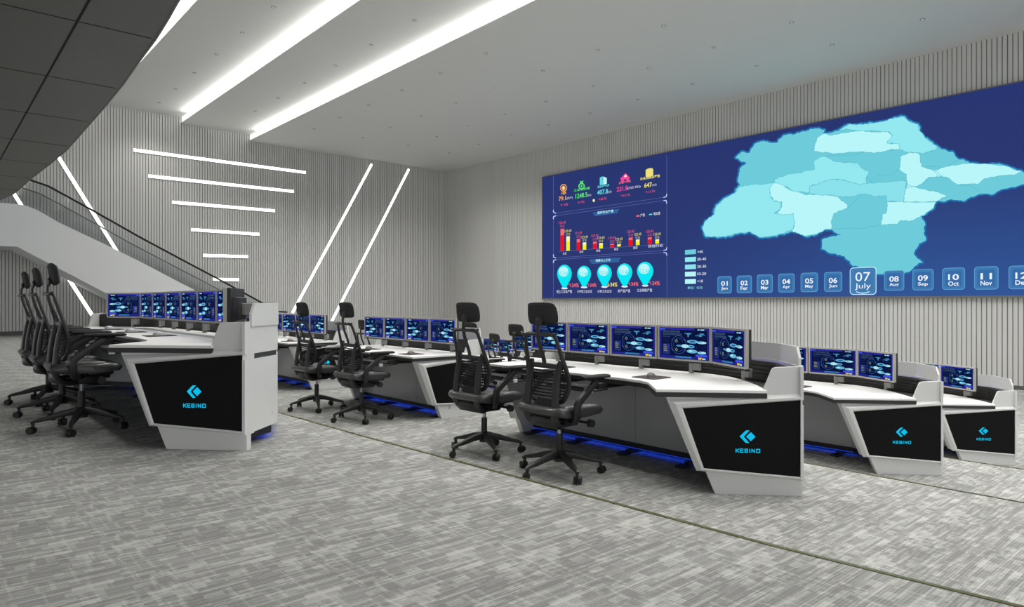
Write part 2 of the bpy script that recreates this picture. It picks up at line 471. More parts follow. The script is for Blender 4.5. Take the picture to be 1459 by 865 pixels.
prof2 = under+[(xe+0.5, TZ[0]+0.01)]+[(p[0]+0.25, p[1]+0.14) for p in reversed(under[2:])]+[(p[0], p[1]+0.14) for p in reversed(under[:2])]
prism(bm, prof2, lambda a, b, t: (a, t, b), YS+0.08, YF-0.08); link('underside', bm, M_stair, st)
bm = bmesh.new()
x = up[4].x; z = up[4].z-0.25; n = int((z-TZ[0])/0.165); run = 0.165/abs(sup)
for i in range(n):
    box(bm, x+i*run, x+(i+1)*run+0.02, YS+0.08, YF-0.08, max(TZ[0], z-0.2-i*0.165), z-i*0.165)
link('tread_flight', bm, M_tread, st)
hr = [on_y(x, y, YS+0.04) for x, y in ((-40, 251), (0, 252), (30, 254), (42.8, 256.5), (62.5, 263), (69.4, 265.5), (127, 297), (203, 340), (260, 370.5), (315.6, 400), (370, 429.7), (395, 444))]
hr.append(hr[-1]+Vector((0.35, 0, -0.02)))
bm = bmesh.new(); tube(bm, hr, 0.03, 0.03, seg=8); finish(link('handrail', bm, M_rail, st))
bm = bmesh.new(); tube(bm, [p+Vector((0, YF-YS-0.08, 0)) for p in hr], 0.022, 0.022, seg=8); finish(link('handrail', bm, mat('handrail_far_veiled', (110, 110, 108), 0.4, 0.3), st))  # black rail painted grey, the veil of the glass put into its colour
def interp(pl_, x):
    for a, b in zip(pl_, pl_[1:]):
        if a[0] <= x <= b[0]: return a[1]+(b[1]-a[1])*(x-a[0])/(b[0]-a[0])
    return pl_[-1][1] if x > pl_[-1][0] else pl_[0][1]
top_l = [(p.x, p.z) for p in up]+[(xe2, TZ[0]+0.12)]; hr_l = [(p.x, p.z) for p in hr]
for dy in (0.04, YF-YS-0.04):
    bm = bmesh.new()
    xs = [hr[0].x+0.2+i*(hr[-2].x-hr[0].x-0.2)/40 for i in range(41)]
    pg = [(x, interp(top_l, x)+0.002) for x in xs]+[(x, interp(hr_l, x)-0.03) for x in reversed(xs)]
    prism(bm, pg, lambda a, b, t: (a, t, b), YS+dy-0.006, YS+dy+0.006)
    link('glass_balustrade', bm, M_glass, st)

# ------------------------------------------------------------------ LED bars on the back wall
def bar(p0, p1, label, group, w=0.05):
    a = on_y(*p0, YW-0.024); b = on_y(*p1, YW-0.024)
    t = thing('led_light_bar', label, 'light bar', a, 0, group)
    d = (b-a); L_ = d.length; d.normalize(); n = Vector((-d.z, 0, d.x))
    for nm, hw, y0, y1, m in (('housing', w*1.12, -0.035, 0.0, mat('led_housing', (200, 200, 198), 0.5)), ('diffuser', w, -0.045, -0.034, M_led)):
        bm = bmesh.new()
        prism(bm, [(0, -hw), (L_, -hw), (L_, hw), (0, hw)], lambda u, v, s: tuple(d*u+n*v+Vector((0, s, 0))), y0, y1)
        link(nm, bm, m, t)
    return t
hb = [((190, 214), (435, 246)), ((211, 251), (418, 273)), ((245, 288.3), (391, 300.5)), ((272, 327.3), (369, 334)), ((289, 364), (353, 366)), ((303, 398), (340, 398.8))]
for i, (a, b) in enumerate(hb):
    bar(a, b, ['longest horizontal white light bar, topmost of the stack on the slatted wall', 'second horizontal white light bar down from the top of the wall stack',
               'third horizontal white light bar down from the top of the wall stack', 'fourth horizontal white light bar down, above the stair handrail',
               'second lowest short horizontal white light bar beside the handrail', 'shortest horizontal white light bar, lowest, just above the handrail'][i], 'horizontal light bars on the slatted wall')
bar((529, 234), (416, 446), 'slanting white light bar on the slatted wall, left one of the leaning pair', 'slanting light bars on the slatted wall')
bar((582, 241), (470, 462), 'slanting white light bar on the slatted wall, nearer the room corner', 'slanting light bars on the slatted wall')
bar((72, 206), (176, 374), 'slanting white light bar crossing behind the stair handrail', 'slanting light bars on the slatted wall')
bar((4, 252), (131, 449), 'slanting white light bar passing behind the white stair and below it', 'slanting light bars on the slatted wall')

# ================================================================== VIDEO WALL
XS = 18.5
tl = on_x(773, 253, XS); bl = on_x(773, 425, XS)
Y_L = tl.y; Y_R = 0.6; Z_T = tl.z; Z_B = bl.z
vw = thing('video_wall', 'giant wall display showing a cyan province map, charts and month buttons', 'video wall', (XS, 0, 0))
bm = bmesh.new(); box(bm, 0.012, 0.10, Y_R-0.03, Y_L+0.03, Z_B-0.04, Z_T+0.03); box(bm, -0.02, 0.012, Y_R-0.03, Y_L+0.03, Z_B-0.045, Z_B)
box(bm, -0.008, 0.012, Y_R-0.03, Y_L+0.03, Z_T, Z_T+0.03); box(bm, -0.008, 0.012, Y_L, Y_L+0.03, Z_B, Z_T); box(bm, -0.008, 0.012, Y_R-0.03, Y_R, Z_B, Z_T)
link('bezel_frame', bm, M_bezel, vw)
def vwfn(off):
    def f(px, py):
        p = on_x(px, py, XS-off); return (-off, p.y, p.z)
    return f
# background: a deep navy that turns bluer towards the lower middle of the picture it shows
m = bpy.data.materials.new('display_background'); m.use_nodes = True
nt = m.node_tree; b = nt.nodes['Principled BSDF']; b.inputs['Base Color'].default_value = (0, 0, 0, 1); b.inputs['Roughness'].default_value = 0.6; b.inputs['Specular IOR Level'].default_value = 0.1
tc = nt.nodes.new('ShaderNodeTexCoord'); sp = nt.nodes.new('ShaderNodeSeparateXYZ'); nt.links.new(tc.outputs['Object'], sp.inputs[0])
mr = nt.nodes.new('ShaderNodeMapRange'); nt.links.new(sp.outputs['Z'], mr.inputs['Value']); mr.inputs['From Min'].default_value = Z_B; mr.inputs['From Max'].default_value = Z_B+3.2; mr.inputs['To Min'].default_value = 1; mr.inputs['To Max'].default_value = 0
mr2 = nt.nodes.new('ShaderNodeMapRange'); nt.links.new(sp.outputs['Y'], mr2.inputs['Value']); mr2.inputs['From Min'].default_value = 14.5; mr2.inputs['From Max'].default_value = 6.5
mu = nt.nodes.new('ShaderNodeMath'); mu.operation = 'MULTIPLY'; nt.links.new(mr.outputs[0], mu.inputs[0]); nt.links.new(mr2.outputs[0], mu.inputs[1])
mx = nt.nodes.new('ShaderNodeMix'); mx.data_type = 'RGBA'; nt.links.new(mu.outputs[0], mx.inputs['Factor'])
mx.inputs['A'].default_value = lin((38, 52, 112))+(1,); mx.inputs['B'].default_value = lin((46, 84, 150))+(1,)
nt.links.new(mx.outputs['Result'], b.inputs['Emission Color']); b.inputs['Emission Strength'].default_value = 1.0
bm = bmesh.new(); box(bm, 0.0, 0.012, Y_R, Y_L, Z_B, Z_T); link('display_panel', bm, m, vw)

# --- map
S8 = 2.7896
def z8(l): return [(960+x/S8, 130+y/S8) for x, y in l]
rnd = random.Random(7)
def jag(pts, amp=1.5, lv=3, closed=True):
    for _ in range(lv):
        out = []; n = len(pts)
        for i in range(n):
            if not closed and i == n-1: out.append(pts[i]); continue
            a = pts[i]; b = pts[(i+1) % n]
            L_ = math.hypot(b[0]-a[0], b[1]-a[1]); out.append(a)
            if L_ > 2.0:
                h = hash((round(a[0]+b[0], 2), round(a[1]+b[1], 2))) % 1000/1000-0.5
                k = h*2*min(amp, L_*0.17)
                out.append(((a[0]+b[0])/2-(b[1]-a[1])/L_*k, (a[1]+b[1])/2+(b[0]-a[0])/L_*k))
        pts = out
    return pts
sil = z8([(245,265),(275,240),(300,245),(330,205),(360,198),(410,205),(430,182),(500,165),(560,148),(600,152),(592,170),(622,165),(690,148),(655,154),(690,132),(740,130),(790,125),(830,120),(880,103),(918,100),(935,118),(972,130),(980,160),(1000,185),(1045,215),(1105,240),(1130,270),(1190,285),(1310,293),(1385,318),(1440,345),(1400,372),(1330,385),(1260,412),(1215,408),(1150,437),(1090,432),(1042,440),(1035,462),(1000,490),(985,495),(1000,530),(995,560),(1003,590),(975,605),(955,640),(960,655),(990,680),(960,695),(940,715),(870,730),(800,725),(760,705),(712,695),(700,675),(680,658),(640,645),(587,628),(590,590),(625,578),(665,570),(630,552),(600,550),(570,570),(525,578),(480,560),(430,568),(340,582),(305,560),(250,568),(190,580),(125,578),(112,540),(125,515),(160,490),(163,465),(190,435),(245,400),(262,375),(255,345),(262,310),(290,285)])
R = {
 'L': [
  [(262,378),(300,372),(330,368),(350,372),(398,365),(385,380),(382,410),(395,435),(430,440),(425,465),(400,485),(440,490),(475,485),(482,525),(470,550),(430,566),(340,580),(305,558),(250,566),(190,578),(127,576),(114,540),(127,515),(162,490),(165,465),(192,435),(247,400)],
  [(398,365),(400,350),(450,330),(500,325),(560,310),(557,275),(580,262),(600,258),(640,280),(730,285),(745,305),(775,320),(762,350),(770,368),(740,372),(660,350),(620,352),(545,375),(540,405),(480,400),(430,370)],
  [(657,153),(692,133),(740,131),(790,126),(830,121),(880,105),(917,102),(934,119),(970,131),(978,160),(998,185),(1042,215),(1045,230),(990,248),(930,243),(895,232),(895,210),(845,205),(870,175),(850,160),(740,158),(690,150)]],
 'M': [[(540,378),(620,352),(660,350),(740,372),(775,365),(925,358),(912,440),(846,438),(845,415),(800,420),(760,408),(700,420),(665,418),(600,412),(540,408)]],
 'LL': [
  [(398,365),(430,370),(480,400),(530,412),(600,412),(650,418),(665,435),(690,450),(690,465),(635,485),(625,520),(630,548),(600,550),(570,568),(525,576),(470,556),(482,525),(475,485),(440,490),(405,488),(425,465),(430,440),(395,435),(382,410),(385,380)],
  [(560,215),(570,185),(600,168),(625,175),(680,165),(740,158),(800,162),(850,160),(870,175),(845,205),(895,210),(895,232),(850,235),(800,245),(740,240),(640,248),(600,243),(557,238)],
  [(900,262),(935,243),(975,250),(985,300),(1045,318),(1070,340),(1010,345),(985,370),(930,385),(926,358),(925,330),(895,310)],
  [(926,372),(1000,390),(1050,400),(1085,418),(1042,438),(913,442)],
  [(1030,315),(1080,300),(1190,286),(1310,295),(1382,319),(1360,330),(1300,335),(1230,350),(1205,370),(1130,372),(1095,345),(1050,335)],
  [(848,440),(1040,440),(1033,462),(998,490),(983,495),(950,515),(900,515),(890,528),(822,530),(830,490),(845,485)]]}
cxm = sum(p[0] for p in sil)/len(sil); cym = sum(p[1] for p in sil)/len(sil)
mm = [emis('map_glow', (36, 112, 176)), emis('map_teal', (110, 204, 218)), emis('map_light', (148, 232, 240)), emis('map_mid', (140, 226, 236)), emis('map_pale', (184, 246, 249)), emis('map_border', (92, 186, 202))]
bm = bmesh.new()
def grow(pts, k):
    n = len(pts); out = []
    ar = sum(pts[i][0]*pts[(i+1) % n][1]-pts[(i+1) % n][0]*pts[i][1] for i in range(n))
    s = 1 if ar > 0 else -1
    for i in range(n):
        a, b, c = pts[i-1], pts[i], pts[(i+1) % n]
        dx, dy = c[0]-a[0], c[1]-a[1]; l = math.hypot(dx, dy) or 1
        out.append((b[0]+s*dy/l*k, b[1]-s*dx/l*k))
    return out
js = jag(sil)
def edges_strip(pts, w, off, mi, closed=True):
    f = vwfn(off); n = len(pts)
    for i in range(n if closed else n-1):
        a = pts[i]; b = pts[(i+1) % n]; l = math.hypot(b[0]-a[0], b[1]-a[1]) or 1
        nx, ny = -(b[1]-a[1])/l*w, (b[0]-a[0])/l*w
        ex, ey = (b[0]-a[0])/l*w*0.5, (b[1]-a[1])/l*w*0.5
        q = bm.faces.new([bm.verts.new(f(*p)) for p in ((a[0]-ex+nx, a[1]-ey+ny), (b[0]+ex+nx, b[1]+ey+ny), (b[0]+ex-nx, b[1]+ey-ny), (a[0]-ex-nx, a[1]-ey-ny))]); q.material_index = mi
edges_strip(js, 2.2, 0.004, 0)
poly(bm, js, vwfn(0.008), 1)
for key, mi, off in (('L', 2, 0.012), ('M', 3, 0.014), ('LL', 4, 0.016)):
    for pts in R[key]:
        j = jag(z8(pts), 0.9)
        poly(bm, j, vwfn(off), mi); edges_strip(j, 0.28, off+0.002, 5)
for pl_ in ([(600,258),(700,255),(780,240),(895,232)], [(775,320),(765,345),(790,365),(850,368),(925,355)], [(745,305),(700,290)], [(895,310),(870,330),(830,338),(800,330)], [(985,300),(1080,300),(1130,275)],
            [(985,370),(1020,340),(1095,345),(1130,372),(1190,380),(1225,408)], [(690,465),(700,455),(750,412)], [(625,548),(690,545),(760,545),(822,530)], [(990,248),(1045,230),(1060,222)], [(255,375),(262,378)]):
    edges_strip(jag(z8(pl_), 0.9, 3, False), 0.35, 0.012, 5, False)
link('map_graphic', bm, mm, vw)

# --- statistics panels at the left
def rr(x0, y0, x1, y1, r=2, yr=None, k=4):      # rounded rect in pixels
    yr = yr or r; out = []
    for cx_, cy_, a0 in ((x1-r, y0+yr, -90), (x1-r, y1-yr, 0), (x0+r, y1-yr, 90), (x0+r, y0+yr, 180)):
        for i in range(k+1):
            a = math.radians(a0+90*i/k); out.append((cx_+r*math.cos(a), cy_+yr*math.sin(a)))
    return out
sm = [emis('ui_line', (92, 104, 168)), emis('ui_bright', (200, 212, 255)), emis('ui_orange', (240, 170, 90)), emis('ui_green', (96, 232, 110)), emis('ui_cyan', (96, 220, 226)),
      emis('ui_pink', (240, 70, 160)), emis('ui_yellow', (238, 224, 120)), emis('ui_red', (236, 20, 36)), emis('ui_salmon', (236, 92, 130)), emis('ui_white', (236, 238, 250)),
      emis('ui_banner', (52, 98, 156)), emis('ui_aqua', (10, 232, 244)), emis('ui_pale', (190, 246, 250)), emis('ui_bright_yellow', (244, 238, 40)), emis('ui_rose', (240, 110, 120)), emis('ui_pale_yellow', (248, 244, 190))]
bm = bmesh.new()
f1 = vwfn(0.006); f2 = vwfn(0.010); f3 = vwfn(0.013)
def P7(x, y): return (760+x/3.932, 220+y/3.932)      # coordinates read on a magnified view of the panel block
def line7(pts, w, mi, off=0.006):
    edges_strip([P7(*p) for p in pts], w, off, mi, False)
for pts in ([(112, 122), (112, 318), (125, 330), (735, 240), (747, 228), (747, 5)], [(112, 575), (112, 355), (124, 344), (735, 258), (747, 266), (747, 528), (735, 538), (124, 580), (112, 572)],
            [(112, 800), (112, 600), (124, 590), (735, 550), (747, 560), (749, 800)]):
    line7(pts, 0.28, 0)
for pts in ([(112, 312), (113, 325), (125, 330)], [(747, 222), (745, 236), (730, 241)], [(112, 362), (113, 348), (126, 344)], [(730, 259), (744, 258), (747, 274)], [(112, 562), (113, 576), (125, 580)], [(747, 522), (745, 535), (730, 538)],
            [(112, 608), (113, 594), (126, 590)], [(730, 551), (744, 551), (748, 566)]):
    line7(pts, 0.55, 1, 0.009)
def T(s, x0, y0, x1, y1, mi, slope=0.0, f=f3, bold=False):
    """text in the magnified frame; y0 top-left, y1 bottom-left"""
    a0 = P7(x0, y0); a1 = P7(x1, y1)
    A = on_x(a0[0], a0[1], XS-0.013); Bq = on_x(P7(x0, y1)[0], P7(x0, y1)[1], XS-0.013); D = on_x(a1[0], a1[1], XS-0.013)
    put_text(bm, s, (A.y, Bq.z, D.y, A.z), lambda a, b: (-0.013, a, b), mi, bold)
def rect7(x0, y0, x1, y1, mi, off=0.010):
    A = on_x(*P7(x0, y0), XS-off); D = on_x(*P7(x1, y1), XS-off); Bq = on_x(*P7(x0, y1), XS-off)
    q = bm.faces.new([bm.verts.new(v) for v in ((-off, A.y, A.z), (-off, D.y, A.z), (-off, D.y, Bq.z), (-off, A.y, Bq.z))]); q.material_index = mi
# key figures
fig = [(168, 188, 2, '79.1', '(万户)', '户籍数', (142, 238, 182, 262), (184, 240, 220, 256), (154, 213, 184, 228), (152, 278, 194, 292), '↑ 10%'),
       (270, 170, 3, '1248.5', '(亿元)', '工业增加值', (236, 222, 302, 248), (302, 224, 323, 238), (226, 196, 316, 210), (247, 264, 286, 277), '↑17%'),
       (391, 148, 4, '407.8', '(亿元)', '固定资产投资', (357, 202, 418, 228), (418, 205, 438, 219), (360, 176, 424, 190), (364, 246, 410, 259), '↑30.7%'),
       (513, 128, 5, '231.8', '(亿元)', '房地产开发', (467, 184, 528, 210), (528, 183, 600, 198), (478, 155, 546, 168), (490, 226, 540, 239), '↑12.7%'),
       (650, 100, 6, '647', '(亿元)', '社会消费品零售', (621, 162, 664, 188), (664, 167, 690, 180), (598, 130, 708, 146), (628, 206, 682, 219), '↑11.7%')]
for cx_, cy_, mi, num, unit, name, rn, ru, rl, rp, pc in fig:
    T(num, *rn, mi, bold=True); T(unit, *ru, 9); T(name, *rl, mi if mi != 5 else 14, bold=True); T(pc, *rp, 8)
def disc7(cx_, cy_, rx, ry, mi, off, a0=0, a1=360, inner=None, k=28):
    f = vwfn(off); pts = [P7(cx_+rx*math.cos(math.radians(a0+(a1-a0)*i/k)), cy_+ry*math.sin(math.radians(a0+(a1-a0)*i/k))) for i in range(k+1)]
    if inner:
        q = [P7(cx_+rx*inner*math.cos(math.radians(a0+(a1-a0)*i/k)), cy_+ry*inner*math.sin(math.radians(a0+(a1-a0)*i/k))) for i in range(k+1)]
        for i in range(k):
            fc = bm.faces.new([bm.verts.new(f(*p)) for p in (pts[i], pts[i+1], q[i+1], q[i])]); fc.material_index = mi
    else:
        fc = bm.faces.new([bm.verts.new(f(*p)) for p in pts[:-1]]); fc.material_index = mi
def poly7(pts, mi, off=0.010): poly(bm, [P7(*p) for p in pts], vwfn(off), mi)
disc7(169, 188, 19, 22, 2, 0.010, inner=0.78); disc7(169, 190, 10, 14, 2, 0.010, inner=0.55); poly7([(169, 174), (175, 190), (169, 198), (163, 190)], 15)
disc7(270, 178, 18, 18, 3, 0.010, inner=0.66); disc7(270, 178, 5, 6, 3, 0.010); poly7([(258, 148), (266, 152), (281, 146), (276, 156), (282, 166), (258, 168), (264, 158)], 3)
poly7([(372, 130), (388, 123), (390, 170), (372, 172)], 4); poly7([(391, 124), (411, 132), (411, 165), (391, 170)], 12)
poly7([(516, 105), (543, 133), (536, 134), (538, 151), (522, 152), (520, 140), (508, 141), (506, 154), (490, 155), (492, 140), (485, 138)], 5); poly7([(516, 112), (524, 122), (514, 130), (508, 122)], 15, 0.012)
poly7([(629, 88), (640, 80), (660, 76), (671, 82), (671, 118), (655, 126), (629, 126)], 6)
rect7(333, 252, 343, 262, 15); poly7([(330, 260), (346, 258), (338, 268)], 15)
# bar chart
bars = [((152, 418, 172, 542), (184, 460, 204, 541), '企业'), ((243, 475, 262, 538), (276, 494, 296, 535), '市场'), ((334, 490, 355, 530), (368, 498, 389, 528), '贸易'),
        ((430, 502, 452, 522), (469, 505, 490, 517), '物流'), ((534, 467, 556, 513), (574, 478, 595, 509), '旅游'), ((641, 466, 663, 505), (683, 477, 704, 501), '其他行业')]
lab = [(165, 548, 186, 562), (258, 541, 279, 554), (352, 534, 374, 547), (452, 525, 475, 539), (559, 516, 583, 531), (643, 507, 726, 523)]
for (r_, y_, nm), lb in zip(bars, lab):
    x0, y0, x1, y1 = r_; h = y1-y0
    rect7(x0, y0, x1, y0+h*0.3, 14); rect7(x0, y0+h*0.28, x1, y1, 7)
    T('123.45', x0-9, y0-40, x1+9, y0-26, 8); T('亿元', x0-2, y0-21, x1+2, y0-7, 8)
    x0, y0, x1, y1 = y_; h = y1-y0
    rect7(x0, y0, x1, y0+h*0.35, 15); rect7(x0, y0+h*0.33, x1, y1, 13)
    T('123.45', x0-9, y0-36, x1+9, y0-22, 6); T('亿元', x0-2, y0-18, x1+2, y0-5, 6)
    T(nm, *lb, 9)
line7([(142, 543), (735, 503)], 0.25, 0, 0.008)
rect7(577, 342, 594, 350, 14); T('产值', 599, 333, 624, 350, 9); rect7(648, 334, 665, 341, 4); T('增加值', 672, 325, 710, 342, 9)
poly7([(331, 326), (482, 305), (470, 329), (345, 347)], 10, 0.008); T('其他行业产值', 358, 320, 448, 336, 12, bold=True)
poly7([(312, 588), (488, 578), (478, 604), (325, 614)], 10, 0.008); T('规模以上工业', 348, 588, 432, 603, 12, bold=True)
# five map pins with shares
pins = [(174, 618, 748, 41), (284, 624, 742, 39), (398, 617, 740, 41), (511, 611, 738, 43), (626, 602, 733, 46)]
for i, (cx_, yt, yb, r) in enumerate(pins):
    pts = []
    ry = (yb-yt)*0.40
    for a in range(-180, 1, 12):
        pts.append((cx_+r*math.cos(math.radians(a)), yt+ry+ry*math.sin(math.radians(a))))
    pts += [(cx_+r*0.93, yt+ry*1.35), (cx_+r*0.70, yt+ry*1.75), (cx_+r*0.2, yb), (cx_-r*0.2, yb), (cx_-r*0.70, yt+ry*1.75), (cx_-r*0.93, yt+ry*1.35)]
    poly7(pts, 11, 0.009)
    disc7(cx_-r*0.12, yt+ry*0.75, r*0.66, ry*0.55, 12, 0.011)
    disc7(cx_, yb+2, 18, 6, 9, 0.008)
    T('53.46', cx_-r*0.62, yt+ry*0.75, cx_+r*0.55, yt+ry*1.25, 4)
    T(('↓' if i == 2 else '↑')+'34%', *[(196, 722, 254, 745), (300, 722, 353, 743), (412, 718, 470, 742), (528, 716, 588, 738), (645, 710, 708, 734)][i], 6 if i == 2 else 14, bold=True)
    T(['规上工业总产值', '大中型工业企业', '小微工业企业', '新产品产值', '工业销售产值'][i], *[(130, 760, 216, 778), (245, 760, 328, 776), (358, 759, 438, 775), (473, 757, 542, 774), (580, 753, 665, 770)][i], 9)
link('statistics_graphic', bm, sm, vw)

# --- legend
bm = bmesh.new()
def T2(bm, s, x0, y0, x1, y1, mi, off=0.013, bold=False):
    A = on_x(x0, y0, XS-off); D = on_x(x1, y1, XS-off); Bq = on_x(x0, y1, XS-off)
    put_text(bm, s, (A.y, Bq.z, D.y, A.z), lambda a, b: (-off, a, b), mi, bold)
def rect2(bm, x0, y0, x1, y1, mi, off=0.01):
    A = on_x(x0, y0, XS-off); D = on_x(x1, y1, XS-off); Bq = on_x(x0, y1, XS-off)
    q = bm.faces.new([bm.verts.new(v) for v in ((-off, A.y, A.z), (-off, D.y, A.z), (-off, D.y, Bq.z), (-off, A.y, Bq.z))]); q.material_index = mi
for i, (s, y) in enumerate((('>40', 356.3), ('30-40', 366.8), ('20-30', 377.3), ('10-20', 387.6), ('<10', 398))):
    rect2(bm, 976, y, 991.5, y+6.6, i+1 if i < 3 else 4)
    T2(bm, s, 993.5, y+0.8, 1001.5 if len(s) < 4 else 1006, y+4.6, 6)
T2(bm, '单位：亿元', 979.5, 408.2, 1001, 412.2, 2)
link('legend_graphic', bm, mm+[sm[9]], vw)
# --- twelve month buttons
mb = [('01', 'Jan', 1022.3, 1042.5, 394, 418), ('02', 'Fer', 1049.8, 1071.3, 393, 417.5), ('03', 'Mar', 1078.4, 1101, 391.6, 417), ('04', 'Apr', 1108.9, 1132.2, 390.3, 416.6), ('05', 'May', 1140.8, 1165.4, 389, 416),
      ('06', 'Jun', 1174.2, 1200, 388, 415.6), ('07', 'July', 1210.8, 1248.8, 381.4, 420), ('08', 'Aug', 1259.7, 1288.3, 385.8, 413.9), ('09', 'Sep', 1300, 1330.3, 384, 413.5), ('10', 'Oct', 1342.5, 1375, 382, 412.7),
      ('11', 'Nov', 1388, 1422.7, 380.2, 412.4), ('12', 'Dec', 1437, 1474, 379, 411.8)]
bmats = [emis('button_fill', (64, 122, 176)), emis('button_rim', (96, 160, 208)), emis('button_text', (240, 246, 252)), emis('button_glow', (190, 232, 250)), emis('button_core', (54, 108, 168))]
for n, mo, x0, x1, y0, y1 in mb:
    bm = bmesh.new(); big = n == '07'
    A = on_x(x0, y0, XS-0.02); D = on_x(x1, y1, XS-0.02)
    w = A.y-D.y; h = A.z-D.z; zc_ = D.z
    def bf(off): return lambda a, b: (-off, A.y-a*w, D.z+b*h)
    def rrect(m_, r): 
        out = []
        rx = r*h/w*1.0
        for cx_, cy_, a0 in ((1-m_-rx, m_+r, -90), (1-m_-rx, 1-m_-r, 0), (m_+rx, 1-m_-r, 90), (m_+rx, m_+r, 180)):
            for i in range(6):
                a = math.radians(a0+18*i); out.append((cx_+rx*math.cos(a), cy_+r*math.sin(a)))
        return out
    poly(bm, rrect(0, 0.13), bf(0.020), 3 if big else 1)
    poly(bm, rrect(0.03, 0.11), bf(0.022), 4 if big else 0)
    if big:
        poly(bm, rrect(0.075, 0.09), bf(0.024), 1); poly(bm, rrect(0.09, 0.08), bf(0.026), 0)
        poly(bm, [(0.25+0.5*i/10, 0.02+0.10*math.cos((i/10-0.5)*PI)*-0.6+0.08) for i in range(11)]+[(0.75-0.5*i/10, 0.055+0.10*math.cos((i/10-0.5)*PI)*-0.6+0.08) for i in range(11)], bf(0.028), 3)
    else: poly(bm, rrect(0.14, 0.09), bf(0.024), 4)
    f = bf(0.030)
    if big: put_text(bm, n, (0.22, 0.49, 0.78, 0.82), f, 2); put_text(bm, mo, (0.20, 0.17, 0.80, 0.42), f, 2)
    else: put_text(bm, n, (0.27, 0.44, 0.74, 0.71), f, 2, True); put_text(bm, mo, (0.27, 0.18, 0.74, 0.38), f, 2, True)
    link('month_button', bm, bmats, vw)

